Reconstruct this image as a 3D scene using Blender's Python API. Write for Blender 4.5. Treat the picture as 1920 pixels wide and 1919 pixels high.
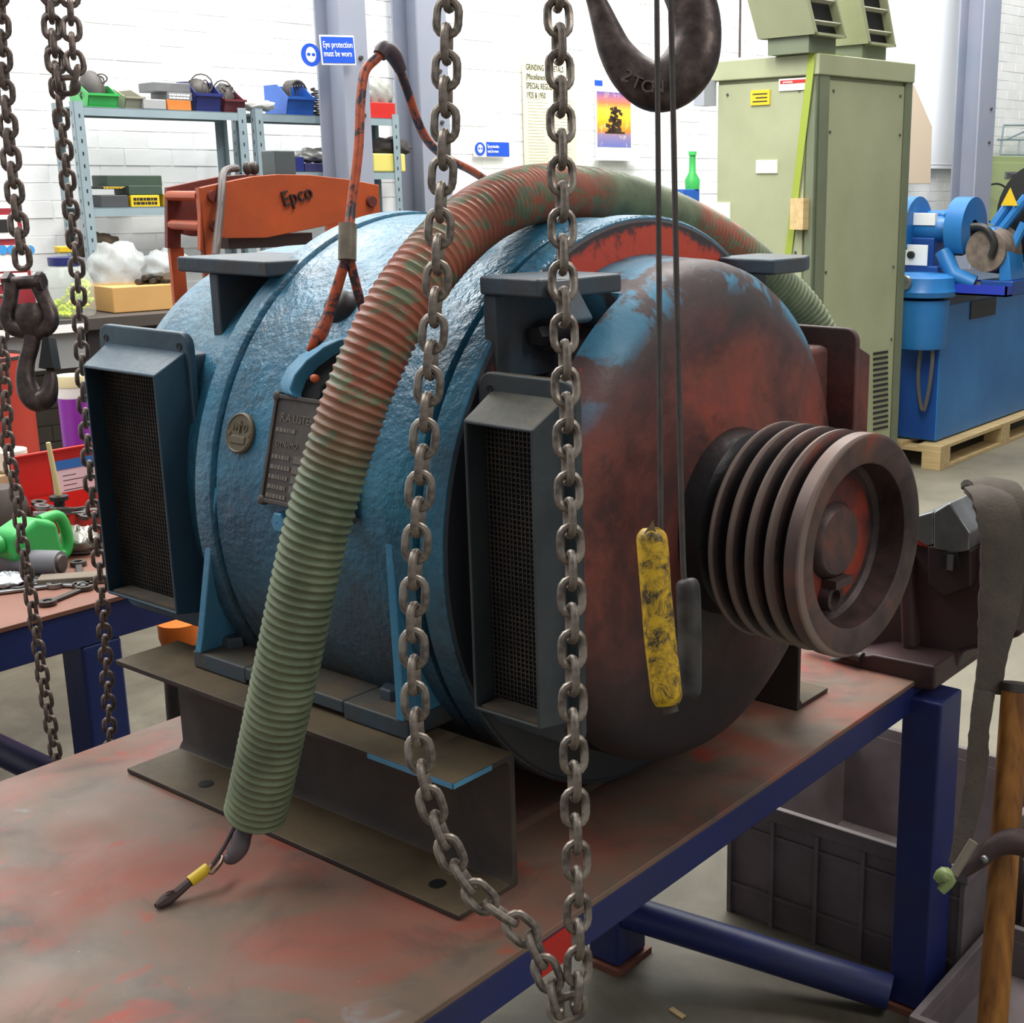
import bpy, math, random
from mathutils import Vector, Matrix
random.seed(7)
PI = math.pi
S = bpy.context.scene
COL = S.collection
for o in list(bpy.data.objects): bpy.data.objects.remove(o)

# ------------------------------------------------------------------ camera
F, PX, PY, CAMZ = 2460.0, 1250.0, 957.0, 1.66
yaw, pit = math.radians(-36.0), math.radians(14.1)
fwd = Vector((math.sin(yaw) * math.cos(pit), math.cos(yaw) * math.cos(pit), -math.sin(pit)))
right = Vector((math.cos(yaw), -math.sin(yaw), 0))
up = right.cross(fwd)
CAM = Vector((0, 0, CAMZ))
cd = bpy.data.cameras.new('camera')
cam = bpy.data.objects.new('camera', cd)
COL.objects.link(cam)
cam.matrix_world = Matrix.Translation(CAM) @ Matrix((right, up, -fwd)).transposed().to_4x4()
cd.sensor_width = 36
cd.lens = F / 1920 * 36
cd.shift_x = -(PX - 960) / 1920
cd.shift_y = (PY - 959.5) / 1920
cd.clip_start = 0.05
S.camera = cam

# ------------------------------------------------------------------ world, lamps, exposure
w = bpy.data.worlds.new('world'); S.world = w; w.use_nodes = True
w.node_tree.nodes['Background'].inputs[0].default_value = (0.93, 0.96, 1.0, 1)
w.node_tree.nodes['Background'].inputs[1].default_value = 0.38
def area(name, loc, target, sx, sy, power, col=(1, 1, 1)):
    d = bpy.data.lights.new(name, 'AREA'); d.shape = 'RECTANGLE'; d.size = sx; d.size_y = sy
    d.energy = power; d.color = col
    o = bpy.data.objects.new(name, d); COL.objects.link(o); o.location = loc
    o.rotation_euler = (Vector(target) - Vector(loc)).to_track_quat('-Z', 'Y').to_euler()
    return o
# rooflights and a tube lamp of the workshop, beyond the frame, plus added fill
area('rooflight', (-4.2, 1.2, 4.6), (-4.6, 1.8, 0), 1.6, 5.0, 215, (0.97, 0.99, 1.0))
area('rooflight', (-3.6, 6.2, 4.9), (-5.6, 6.8, 1.7), 7.5, 1.6, 520, (1.0, 1.0, 0.99))
area('unseen_lamp', (1.6, 1.9, 4.0), (-.6, 1.8, .9), 0.4, 3.0, 52, (1.0, 0.98, 0.94))  # unseen fill, added to brighten the bell's end face and pulley
area('unseen_lamp', (-1.9, 3.6, 4.4), (-2.6, 4.6, .6), 0.4, 2.6, 150, (1.0, 0.98, 0.93))
S.view_settings.view_transform = 'Standard'
S.view_settings.look = 'None'
S.view_settings.gamma = 1
S.view_settings.use_curve_mapping = False
S.view_settings.exposure = 0.0

# ------------------------------------------------------------------ helpers
AX = {'x': 0, 'y': 1, 'z': 2}
def ray(px, py): return right * ((px - PX) / F) - up * ((py - PY) / F) + fwd
def at(px, py, ax, v):                       # where a sight line meets a plane x, y or z = v
    d = ray(px, py); i = AX[ax]
    return CAM + d * ((v - CAM[i]) / d[i])
def dep(px, py, t): return CAM + ray(px, py) * t
BAZ = math.radians(82)
BW = Vector((math.cos(BAZ), math.sin(BAZ), 0)); BN = Vector((-BW.y, BW.x, 0))
def bw(px, py, n):                           # building frame: (along wall, z) on the plane n metres out
    d = ray(px, py); p = CAM + d * (n / d.dot(BN))
    return p.dot(BW), p.z
def bm3(wv, n, z): return BW * wv + BN * n + Vector((0, 0, z))

class MB:
    def __init__(s): s.v = []; s.f = []; s.sm = []; s.uv = None; s.soft = False
    def add(s, vs, fs, smooth=False, M=None):
        o = len(s.v)
        if M is not None: vs = [M @ Vector(v) for v in vs]
        s.v += [tuple(v) for v in vs]
        s.f += [tuple(i + o for i in f) for f in fs]; s.sm += [smooth] * len(fs)
        return s
    def box(s, c, d, M=None, rz=0, R=None):
        x, y, z = d[0] / 2, d[1] / 2, d[2] / 2
        T = Matrix.Translation(c) @ Matrix.Rotation(rz, 4, 'Z')
        if R is not None: T = Matrix.Translation(c) @ R.to_4x4()
        if M is not None: T = M @ T
        vs = [(a * x, b * y, e * z) for a in (-1, 1) for b in (-1, 1) for e in (-1, 1)]
        return s.add(vs, [(0, 1, 3, 2), (4, 6, 7, 5), (0, 4, 5, 1), (2, 3, 7, 6), (0, 2, 6, 4), (1, 5, 7, 3)], False, T)
    def bb(s, x0, x1, y0, y1, z0, z1, M=None):
        return s.box(((x0 + x1) / 2, (y0 + y1) / 2, (z0 + z1) / 2), (abs(x1 - x0), abs(y1 - y0), abs(z1 - z0)), M)
    def prism(s, poly, ax, a, b, M=None, smooth=False):
        n = len(poly)
        def pt(p, t):
            return {'x': (t, p[0], p[1]), 'y': (p[0], t, p[1]), 'z': (p[0], p[1], t)}[ax]
        vs = [pt(p, a) for p in poly] + [pt(p, b) for p in poly]
        s.add(vs, [tuple(range(n))[::-1], tuple(range(n, 2 * n))], False, M)
        o = len(s.v) - 2 * n
        for i in range(n):
            j = (i + 1) % n
            s.f.append((o + i, o + j, o + n + j, o + n + i)); s.sm.append(smooth)
        return s
    def lathe(s, prof, org=(0, 0, 0), ax='x', seg=96, M=None, smooth=True, a0=0, a1=2 * PI):
        full = abs(a1 - a0 - 2 * PI) < 1e-6; n = seg if full else seg + 1
        vs = []
        for (t, r) in prof:
            for k in range(n):
                a = a0 + (a1 - a0) * k / seg
                c, q = r * math.cos(a), r * math.sin(a)
                p = {'x': (t, c, q), 'y': (c, t, q), 'z': (c, q, t)}[ax]
                vs.append((p[0] + org[0], p[1] + org[1], p[2] + org[2]))
        fs = []
        for i in range(len(prof) - 1):
            for k in range(seg):
                k2 = (k + 1) % n
                fs.append((i * n + k, i * n + k2, (i + 1) * n + k2, (i + 1) * n + k))
        return s.add(vs, fs, smooth, M)
    def tube(s, path, r, seg=10, M=None, caps=True, smooth=True, sub=0, flat=1.0, ref=None, closed=False):
        P = [Vector(p) for p in path]
        rr = list(r) if isinstance(r, (list, tuple)) else [r] * len(P)
        if sub: P, rr = spline(P, sub, rr)
        n = len(P); fr = frames(P, ref, closed)
        vs = []
        for i in range(n):
            t, u, v = fr[i]
            for k in range(seg):
                a = 2 * PI * k / seg
                vs.append(P[i] + u * (math.cos(a) * rr[i]) + v * (math.sin(a) * rr[i] * flat))
        fs = []
        for i in range(n if closed else n - 1):
            i2 = (i + 1) % n
            for k in range(seg):
                k2 = (k + 1) % seg
                fs.append((i * seg + k, i * seg + k2, i2 * seg + k2, i2 * seg + k))
        if caps and not closed:
            fs.append(tuple(range(seg))[::-1]); fs.append(tuple((n - 1) * seg + k for k in range(seg)))
        return s.add(vs, fs, smooth, M)
    def ell(s, c, rad, seg=20, rings=12, M=None):
        vs = []; fs = []
        for i in range(rings + 1):
            ph = PI * i / rings
            for k in range(seg):
                a = 2 * PI * k / seg
                vs.append((c[0] + rad[0] * math.sin(ph) * math.cos(a), c[1] + rad[1] * math.sin(ph) * math.sin(a), c[2] + rad[2] * math.cos(ph)))
        for i in range(rings):
            for k in range(seg):
                k2 = (k + 1) % seg
                fs.append((i * seg + k, (i + 1) * seg + k, (i + 1) * seg + k2, i * seg + k2))
        return s.add(vs, fs, True, M)
    def hexa(s, c, ax, r, h, n=6):
        prof = [(0, 0.0001), (0, r), (h * .85, r), (h, r * .88), (h, 0.0001)]
        return s.lathe(prof, c, ax, n, None, False)
    def link(s, R, d):                        # a chain link in the local xz plane; R = (half straight, bend radius)
        hs, br = R; pts = []
        m = 7
        for k in range(m + 1): a = PI * k / m; pts.append((br * math.cos(a), 0, hs + br * math.sin(a)))
        for k in range(m + 1): a = PI + PI * k / m; pts.append((br * math.cos(a), 0, -hs + br * math.sin(a)))
        return s.tube(pts, d / 2, 8, closed=True, ref=Vector((0, 1, 0)))

def spline(P, sub, rr):
    out = []; ro = []; n = len(P)
    for i in range(n - 1):
        p0, p1, p2, p3 = P[max(i - 1, 0)], P[i], P[i + 1], P[min(i + 2, n - 1)]
        r0, r1, r2, r3 = rr[max(i - 1, 0)], rr[i], rr[i + 1], rr[min(i + 2, n - 1)]
        for k in range(sub):
            t = k / sub; t2 = t * t; t3 = t2 * t
            f = lambda a, b, c, d: 0.5 * ((2 * b) + (c - a) * t + (2 * a - 5 * b + 4 * c - d) * t2 + (3 * b - a - 3 * c + d) * t3)
            out.append(f(p0, p1, p2, p3)); ro.append(f(r0, r1, r2, r3))
    out.append(P[-1]); ro.append(rr[-1])
    return out, ro
def frames(P, ref=None, closed=False):
    n = len(P); fr = []; u = None
    for i in range(n):
        if closed: t = (P[(i + 1) % n] - P[i - 1])
        else: t = P[min(i + 1, n - 1)] - P[max(i - 1, 0)]
        t = t.normalized()
        if u is None:
            g = ref or (Vector((0, 0, 1)) if abs(t.z) < .9 else Vector((1, 0, 0)))
            u = (g - t * g.dot(t)).normalized()
        else: u = (u - t * u.dot(t)).normalized()
        fr.append((t, u, t.cross(u)))
    return fr
def resample(P, step):
    out = [P[0].copy()]; acc = 0.0
    for i in range(len(P) - 1):
        a, b = P[i], P[i + 1]; L = (b - a).length
        if L < 1e-9: continue
        d = step - acc
        while d <= L:
            out.append(a.lerp(b, d / L)); d += step
        acc = (acc + L) % step if False else L - (d - step)
    return out
def rot_to(t, lat):                           # matrix with local z along t, local x near lat
    z = t.normalized(); x = (lat - z * lat.dot(z)).normalized(); y = z.cross(x)
    return Matrix((x, y, z)).transposed()

def mesh(name, mb, m, bevel=0, seg=2, dedupe=False):
    me = bpy.data.meshes.new(name); me.from_pydata(mb.v, [], mb.f)
    me.polygons.foreach_set('use_smooth', mb.sm)
    if mb.uv:
        ul = me.uv_layers.new(name='UVMap')
        for i, l in enumerate(me.loops): ul.data[i].uv = mb.uv[l.vertex_index]
    me.materials.append(m); me.validate(); me.update()
    if any(mb.sm) and not mb.soft: me.set_sharp_from_angle(angle=math.radians(36))
    return me
def obj(name, mb, m, parent=None, bevel=0, seg=2, world=False):
    if world and parent is not None:
        inv = root_matrix(parent).inverted()
        mb.v = [tuple(inv @ Vector(v)) for v in mb.v]
    o = bpy.data.objects.new(name, mesh(name, mb, m)); COL.objects.link(o)
    if parent is not None: o.parent = parent
    if bevel:
        for p in o.data.polygons: p.use_smooth = True
        b = o.modifiers.new('bevel', 'BEVEL'); b.width = bevel; b.segments = seg; b.limit_method = 'ANGLE'; b.angle_limit = math.radians(40); b.harden_normals = True
    return o
def root_matrix(o):
    Mx = o.matrix_basis.copy()
    return Mx if o.parent is None else root_matrix(o.parent) @ Mx
def setmat(o, loc, rz=0, R=None):
    o.matrix_basis = Matrix.Translation(loc) @ (R.to_4x4() if R is not None else Matrix.Rotation(rz, 4, 'Z'))
def tag(o, label=None, cat=None, group=None, kind=None):
    if label: o['label'] = label
    if cat: o['category'] = cat
    if group: o['group'] = group
    if kind: o['kind'] = kind
    return o
def thing(name, label, cat, loc=(0, 0, 0), rz=0, group=None, R=None):
    o = bpy.data.objects.new(name, None); COL.objects.link(o); o.empty_display_size = .05
    setmat(o, loc, rz, R)
    return tag(o, label, cat, group)
def struct(name, mb, m, parent=None, bevel=0):
    o = obj(name, mb, m, parent, bevel); o['kind'] = 'structure'; return o
def text(name, s, size, m, parent, Mx, ext=0.0006, align='LEFT', sx=1.0, label=None):
    c = bpy.data.curves.new(name, 'FONT'); c.body = s; c.size = size; c.extrude = ext; c.align_x = align; c.resolution_u = 2
    t = bpy.data.objects.new(name, c); COL.objects.link(t)
    bpy.context.view_layer.update()
    me = bpy.data.meshes.new_from_object(t.evaluated_get(bpy.context.evaluated_depsgraph_get()))
    bpy.data.objects.remove(t)
    me.materials.clear(); me.materials.append(m)
    o = bpy.data.objects.new(name, me); COL.objects.link(o); o.parent = parent
    o.matrix_basis = Mx @ Matrix.Diagonal((sx, 1, 1, 1))
    if label: o['label'] = label
    return o

# ------------------------------------------------------------------ materials
def hx(c):
    if isinstance(c, str):
        c = [int(c[i:i + 2], 16) / 255 for i in (0, 2, 4)]
        c = [v / 12.92 if v <= .04045 else ((v + .055) / 1.055) ** 2.4 for v in c]
    return (c[0], c[1], c[2], 1)
class Mat:
    def __init__(s, name, rough=.6, metal=0.0, spec=.5):
        s.m = bpy.data.materials.new(name); s.m.use_nodes = True
        s.n = s.m.node_tree.nodes; s.l = s.m.node_tree.links
        s.b = s.n['Principled BSDF']; s.b.inputs['Roughness'].default_value = rough; s.b.inputs['Metallic'].default_value = metal
        s.b.inputs['Specular IOR Level'].default_value = spec
        s.tc = s.n.new('ShaderNodeTexCoord'); s.co = s.tc.outputs['Object']
    def noise(s, scale, detail=4, rough=.55, dist=0, stretch=None, off=0):
        mp = s.n.new('ShaderNodeMapping'); s.l.new(s.co, mp.inputs[0])
        if stretch: mp.inputs['Scale'].default_value = stretch
        mp.inputs['Location'].default_value = (off, off * 1.7, -off)
        t = s.n.new('ShaderNodeTexNoise'); s.l.new(mp.outputs[0], t.inputs['Vector'])
        t.inputs['Scale'].default_value = scale; t.inputs['Detail'].default_value = detail
        t.inputs['Roughness'].default_value = rough; t.inputs['Distortion'].default_value = dist
        return t.outputs['Fac']
    def ramp(s, fac, stops, interp='LINEAR'):
        r = s.n.new('ShaderNodeValToRGB'); r.color_ramp.interpolation = interp
        e = r.color_ramp.elements
        while len(e) < len(stops): e.new(.5)
        for k, (p, c) in enumerate(stops): e[k].position = p; e[k].color = hx(c) if not isinstance(c, (int, float)) else (c, c, c, 1)
        s.l.new(fac, r.inputs[0]); return r.outputs[0]
    def mix(s, fac, a, b):
        x = s.n.new('ShaderNodeMix'); x.data_type = 'RGBA'
        for i, v in ((0, fac), (6, a), (7, b)):
            if hasattr(v, 'node'): s.l.new(v, x.inputs[i])
            elif i == 0: x.inputs[0].default_value = v
            else: x.inputs[i].default_value = hx(v)
        return x.outputs[2]
    def math(s, op, a, b=0.0, clamp=False):
        x = s.n.new('ShaderNodeMath'); x.operation = op; x.use_clamp = clamp
        for i, v in ((0, a), (1, b)):
            if hasattr(v, 'node'): s.l.new(v, x.inputs[i])
            else: x.inputs[i].default_value = v
        return x.outputs[0]
    def sep(s, k, src=None):
        x = s.n.new('ShaderNodeSeparateXYZ'); s.l.new(src or s.co, x.inputs[0]); return x.outputs[k]
    def rng(s, v, a, b):                      # 0 at a, 1 at b
        x = s.n.new('ShaderNodeMapRange'); s.l.new(v, x.inputs[0]); x.inputs[1].default_value = a; x.inputs[2].default_value = b
        x.clamp = True; return x.outputs[0]
    def col(s, c):
        if hasattr(c, 'node'): s.l.new(c, s.b.inputs['Base Color'])
        else: s.b.inputs['Base Color'].default_value = hx(c)
        return s
    def bump(s, h, st=.3, dist=.01):
        b = s.n.new('ShaderNodeBump'); b.inputs['Strength'].default_value = st; b.inputs['Distance'].default_value = dist
        s.l.new(h, b.inputs['Height']); s.l.new(b.outputs[0], s.b.inputs['Normal']); return s
    def rgh(s, v): s.l.new(v, s.b.inputs['Roughness']); return s
def simple(name, c, rough=.6, metal=0, c2=None, sc=8, amt=.5, bump=0, bs=60, spec=.5, dust=None):
    m = Mat(name, rough, metal, spec)
    k = m.ramp(m.noise(sc), [(.5 - amt / 2, c), (.5 + amt / 2, c2)]) if c2 is not None else None
    if dust:                                  # settled dust on the faces that look upwards
        g = m.n.new('ShaderNodeNewGeometry')
        f = m.math('MULTIPLY', m.rng(m.sep(2, g.outputs['True Normal']), .6, .95), m.ramp(m.noise(16, 5, .65, off=4), [(.3, .3), (.6, .95)]))
        k = m.mix(f, k if k is not None else c, dust)
    m.col(k if k is not None else c)
    if bump: m.bump(m.noise(bs, 3), bump, .003)
    return m.m

def mat_blue():
    m = Mat('blue_enamel', .3, 0, .6)
    c = m.ramp(m.noise(5, 5, .6), [(.3, '2b5d77'), (.5, '387793'), (.7, '4488a2')])
    grime = m.ramp(m.noise(9, 6, .7, off=3), [(.5, 0.0), (.72, .75)])
    c = m.mix(grime, c, '3b3f40')
    low = m.math('MULTIPLY', m.rng(m.sep(2), .54, .20), m.ramp(m.noise(7, 5, .6, off=5), [(.25, .75), (.6, 1.0)]))  # shade on the lower shell, with some grime, painted into the enamel
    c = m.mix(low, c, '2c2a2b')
    chips = m.ramp(m.noise(26, 6, .75, off=8), [(.665, 0.0), (.685, 1.0)])
    c = m.mix(chips, c, '5b463a')
    m.col(c); m.rgh(m.ramp(m.noise(12, 4, off=2), [(.3, .22), (.7, .5)]))
    h = m.math('ADD', m.noise(75, 3, .6), m.math('MULTIPLY', m.noise(22, 3, off=4), 1.3))
    return m.bump(h, .55, .006).m
def mat_red_bell():
    m = Mat('red_primer_casing', .55, 0, .4)
    c = m.ramp(m.noise(4.5, 6, .65, .4), [(.30, '352e2e'), (.43, '5c3631'), (.55, '7c443a'), (.70, '9c4636')])
    c = m.mix(m.ramp(m.noise(14, 5, .7, off=2), [(.55, 0.0), (.75, .7)]), c, '2b2a2b')
    y_ = m.sep(1); z_ = m.math('SUBTRACT', m.sep(2), .454)
    rr = m.math('SQRT', m.math('ADD', m.math('MULTIPLY', y_, y_), m.math('MULTIPLY', z_, z_)))
    sh = m.math('MULTIPLY', m.math('MULTIPLY', m.rng(rr, .326, .348), m.rng(rr, .386, .376)), m.rng(m.sep(2), .60, .70))
    grey = m.math('MULTIPLY', m.rng(rr, .25, .33), m.rng(m.sep(2), .58, .72))
    c = m.mix(m.math('MULTIPLY', grey, .75), c, '4a4a4b')
    top = m.math('MULTIPLY', sh, m.ramp(m.noise(9, 5, .65, .5, off=6), [(.47, 0.0), (.53, .9)]))
    c = m.mix(top, c, '4a88a5')
    spk = m.ramp(m.noise(60, 2, .5, off=12), [(.74, 0.0), (.77, 1.0)]); c = m.mix(m.math('MULTIPLY', spk, .5), c, 'a8402f')
    lo = m.rng(m.math('ADD', m.sep(2), m.math('MULTIPLY', m.noise(4, 3), .12)), .50, .26); c = m.mix(m.math('MULTIPLY', lo, .92), c, '25282c')  # lower casing darkened: shade painted into the colour
    m.col(c); m.rgh(m.ramp(m.noise(10, 4), [(.3, .4), (.7, .7)]))
    return m.bump(m.noise(40, 4, .6), .35, .004).m
def mat_rim_red():
    m = Mat('scarlet_rim_paint', .45)
    c = m.ramp(m.noise(10, 6, .7, .3), [(.40, '3a3436'), (.45, '9a4034'), (.49, 'cc4a34'), (.8, 'd8533a')])
    y_ = m.sep(1); z_ = m.math('SUBTRACT', m.sep(2), .454)
    rr = m.math('SQRT', m.math('ADD', m.math('MULTIPLY', y_, y_), m.math('MULTIPLY', z_, z_)))
    c = m.mix(m.rng(m.math('ADD', rr, m.math('MULTIPLY', m.noise(14, 5, .7, off=3), .05)), .440, .447), c, '453b3c')
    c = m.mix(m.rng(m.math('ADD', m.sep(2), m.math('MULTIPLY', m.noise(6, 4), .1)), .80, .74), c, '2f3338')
    return m.col(c).bump(m.noise(50, 3), .3, .003).m
def mat_table(name, seed=0):
    m = Mat(name, .6, 0, .4)
    c = m.ramp(m.noise(3.0, 6, .6, .6, off=seed), [(.30, '5e5048'), (.45, '776556'), (.56, '846657'), (.68, '946353')])
    red = m.ramp(m.noise(4.2, 5, .6, .7, off=seed + 4), [(.47, 0.0), (.66, .8)])
    c = m.mix(red, c, '985343')
    red2 = m.ramp(m.noise(7.5, 4, .55, .4, off=seed + 14), [(.62, 0.0), (.70, .85)])
    c = m.mix(red2, c, 'ab4835')
    dk = m.ramp(m.noise(6, 6, .65, .8, off=seed + 7), [(.52, 0.0), (.72, .65)])
    c = m.mix(dk, c, '4c4540')
    pk = m.ramp(m.noise(8, 5, .6, .5, off=seed + 11), [(.68, 0.0), (.74, .6)])
    c = m.mix(pk, c, '8a8f8e')
    pn = m.ramp(m.noise(5, 3, .5, off=seed + 17), [(.70, 0.0), (.74, .55)])
    c = m.mix(pn, c, 'c4807a')
    sp = m.ramp(m.noise(110, 2, .5, off=9), [(.76, 0.0), (.79, .6)])
    c = m.mix(sp, c, 'c4a690')
    m.col(c).rgh(m.ramp(m.noise(6, 4), [(.3, .42), (.7, .72)]))
    return m.bump(m.noise(60, 4), .12, .002).m
def mat_steelbeam():
    m = Mat('dusty_steel', .62, .0, .4)
    c = m.ramp(m.noise(6, 6, .6, .3), [(.3, '2c2725'), (.5, '3d3531'), (.7, '4f4437')])
    g = m.n.new('ShaderNodeNewGeometry')
    f = m.math('MULTIPLY', m.rng(m.sep(2, g.outputs['True Normal']), .6, .95), m.ramp(m.noise(10, 5, .65, off=4), [(.3, .35), (.6, .95)]))
    c = m.mix(f, c, '6a5a42')
    return m.col(c).bump(m.noise(70, 3), .2, .002).m
def mat_hose():
    m = Mat('ribbed_hose_plastic', .5, 0, .4)
    u = m.sep(0, m.tc.outputs['UV'])
    g = m.ramp(m.noise(14, 5, .6), [(.3, '57604a'), (.5, '6b7559'), (.7, '7e876a')])
    n = m.ramp(m.noise(16, 6, .7, .2, stretch=(1, 1, 2.2), off=3), [(.41, 0.0), (.50, 1.0)])
    band = m.math('MULTIPLY', m.rng(u, .50, .62), m.rng(u, 1.34, 1.22))
    band2 = m.math('MULTIPLY', m.rng(u, 1.62, 1.66), m.rng(u, 1.84, 1.78))
    k = m.math('MULTIPLY', n, m.math('ADD', band, band2, True))
    c = m.mix(m.math('MULTIPLY', k, .85), g, 'a0523d')
    c = m.mix(m.ramp(m.noise(30, 5, .6, off=7), [(.58, 0.0), (.85, .5)]), c, '4a4038')
    return m.col(c).bump(m.noise(120, 2), .15, .001).m
def mat_chain(name='chain_steel', c=('4b423d', '8a7f74', 'aca295'), metal=.75):
    m = Mat(name, .42, metal, .5)
    m.col(m.ramp(m.noise(45, 4, .6), [(.3, c[0]), (.5, c[1]), (.7, c[2])]))
    m.rgh(m.ramp(m.noise(30, 3, off=3), [(.3, .32), (.7, .58)]))
    return m.bump(m.noise(160, 3), .25, .001).m
def mat_pulley():
    m = Mat('worn_pulley_paint', .5, .2, .5)
    c = m.ramp(m.noise(8, 6, .65, .4), [(.32, '2c2627'), (.5, '54423f'), (.6, '6b4a42'), (.7, '8a4432')])
    y_ = m.sep(1); z_ = m.math('SUBTRACT', m.sep(2), .454)
    rr = m.math('SQRT', m.math('ADD', m.math('MULTIPLY', y_, y_), m.math('MULTIPLY', z_, z_)))
    worn = m.math('MULTIPLY', m.rng(rr, .1535, .1555), m.rng(rr, .170, .165))
    c = m.mix(m.math('MULTIPLY', worn, .75), c, '8d7a70')
    groove = m.math('MULTIPLY', m.rng(rr, .152, .144), m.rng(rr, .119, .123)); xg = m.rng(m.sep(0), .684, .680)  # shade inside the grooves, deepened in the colour
    c = m.mix(m.math('MULTIPLY', m.math('MULTIPLY', groove, xg), .92), c, '171415')
    return m.col(c).bump(m.noise(50, 4), .25, .002).m
def mat_wall():
    m = Mat('white_painted_brick', .7, 0, .3)
    c = m.ramp(m.noise(3, 5, .6), [(.3, 'e9eae8'), (.55, 'f4f5f3'), (.8, 'fbfbfb')])
    st = m.ramp(m.noise(1.7, 7, .75, .8, off=2), [(.63, 0.0), (.75, .5)])
    return m.col(m.mix(st, c, 'bdb9a8')).bump(m.noise(30, 4), .3, .004).m
def mat_floor():
    m = Mat('concrete_floor', .6, 0, .4)
    c = m.ramp(m.noise(1.2, 6, .6), [(.3, '706b5c'), (.6, '857f6e'), (.8, '918a78')])
    c = m.mix(m.ramp(m.noise(6, 6, .7, off=2), [(.5, 0.0), (.8, .5)]), c, '5a554b')
    table_shade = m.math('MULTIPLY', m.math('MULTIPLY', m.rng(m.sep(1), 3.3, 2.5), m.rng(m.sep(0), -.2, -.8)), m.ramp(m.noise(2.2, 6, .7, .6, off=5), [(.35, .45), (.6, .95)]))  # shade under the table, painted into the floor colour
    c = m.mix(table_shade, c, '4f493d')
    return m.col(c).bump(m.noise(50, 4), .15, .002).m
BLUE = mat_blue(); RED = mat_red_bell(); RIMRED = mat_rim_red(); BEAM = mat_steelbeam(); HOSE = mat_hose()
TABLE = mat_table('paint_stained_table_top'); TABLE2 = simple('red_brown_bench_top', '6e4638', .55, 0, '855643', 4, .5, .1, 40)
CHAIN = mat_chain(); RUSTCHAIN = mat_chain('rusty_chain_steel', ('3a302c', '6f5f56', '92837a'), .45)
HOOKM = mat_chain('forged_hook_steel', ('2e2625', '4c403d', '6a5b54'), .5)
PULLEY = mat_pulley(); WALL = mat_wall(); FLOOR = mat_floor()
HOODM = simple('blue_grey_hood_paint', '2e4451', .42, 0, '3e5563', 9, .5, .3, 70)
DARKHOOD = simple('dark_grey_hood_paint', '30373b', .5, 0, '464c4e', 9, .5, .3, 70, dust='5c5748')
FOOTM = simple('dusty_blue_foot', '39505e', .55, 0, '4a4846', 12, .35, .35, 60, dust='6b5d49')
DARK = simple('black_recess', '0d0d0e', .8)
LBLUE = simple('light_blue_paint', '3f86ab', .32, 0, '5a95b4', 8, .5, .4, 60)
BLUEGREY = simple('blue_grey_casting', '3d5361', .5, 0, '4a4544', 10, .35, .35, 60)
WIREM = simple('wire_mesh_metal', '3c3a37', .55, .3, '5a5048', 20, .4)
DUST = simple('brown_dust', '5b4f3f', .9, 0, '46403a', 30, .4)
BRONZE = simple('dull_bronze', '7b6f58', .5, .25, '5f5646', 20, .5, .3, 90)
PLATE = simple('grey_cast_plate', '5a534d', .5, .15, '463f3d', 15, .5, .25, 90)
NAVY = simple('navy_bench_paint', '141f4d', .42, 0, '20306b', 4, .5, .15, 40)
ROYAL = simple('royal_blue_frame_paint', '17286b', .45, 0, '2b2f55', 4, .5, .15, 40)
GREEN = Mat('sage_green_cabinet_paint', .5); GREEN.col(GREEN.ramp(GREEN.noise(3, 5), [(.3, '949877'), (.7, '9fa382')])); GREEN = GREEN.m
GREEN2 = simple('dark_sage_edge', '636b54', .5, 0, '6d755d', 4, .4)
MACHB = simple('machine_blue_paint', '1664a6', .4, 0, '2a78b5', 3, .5, .1, 30)
MACHD = simple('machine_dark_blue_paint', '123e86', .45, 0, '1b4f96', 3, .5)
SHELF = simple('blue_grey_shelf_steel', '8fa0a6', .5, .1, '7e8f96', 4, .4)
COLM = simple('grey_violet_column_paint', '7d8595', .55, 0, '8a8c98', 2, .4)
ORANGE = simple('worn_orange_paint', 'bd4f1c', .45, 0, '8a3c1c', 6, .7, .2, 60)
ORANGED = simple('dark_orange_rust', '70281d', .55, 0, '4a2420', 8, .5, .2, 60)
CABLEM = Mat('orange_cable_sleeve', .45); CABLEM.col(CABLEM.ramp(CABLEM.noise(38, 5, .7, .3), [(.44, '3c3238'), (.5, 'b3502c'), (.7, 'cf6034')])); CABLEM = CABLEM.m
STEEL = simple('bright_steel', 'a9abab', .35, .8, '7b7b7b', 15, .5, .2, 60)
DARKSTEEL = simple('dark_steel', '413b39', .45, .6, '5a534e', 20, .5, .2, 60)
WOOD = Mat('pallet_wood', .7); WOOD.col(WOOD.ramp(WOOD.noise(4, 5, stretch=(1, 8, 8)), [(.3, 'b59a6c'), (.7, 'd0b684')])); WOOD = WOOD.m
HANDLEW = Mat('orange_brown_wood', .5); HANDLEW.col(HANDLEW.ramp(HANDLEW.noise(6, 5, stretch=(8, 8, 1)), [(.35, '6a4018'), (.5, '8e5a20'), (.7, 'a8702c')])); HANDLEW = HANDLEW.m
WHITE = simple('white_print', 'f2f2ef', .5); BLACKP = simple('black_print', '1c1c1c', .5)
SIGNB = simple('sign_blue', '1f4fc0', .4); REDP = simple('red_plastic', 'b3201c', .4, 0, 'c42c22', 5, .4)
GREY = simple('mid_grey_plastic', '77787a', .5, 0, '636466', 10, .4)
CRATE = Mat('grey_brown_crate_plastic', .6); CRATE.col(CRATE.ramp(CRATE.noise(7, 5, .6), [(.3, '5d5553'), (.6, '75696a'), (.8, '6b5f5c')])); CRATE = CRATE.m
GREYBRICK = simple('grey_painted_brick', 'a2a29f', .7, 0, '8e8f8d', 6, .5, .3, 30)
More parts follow.
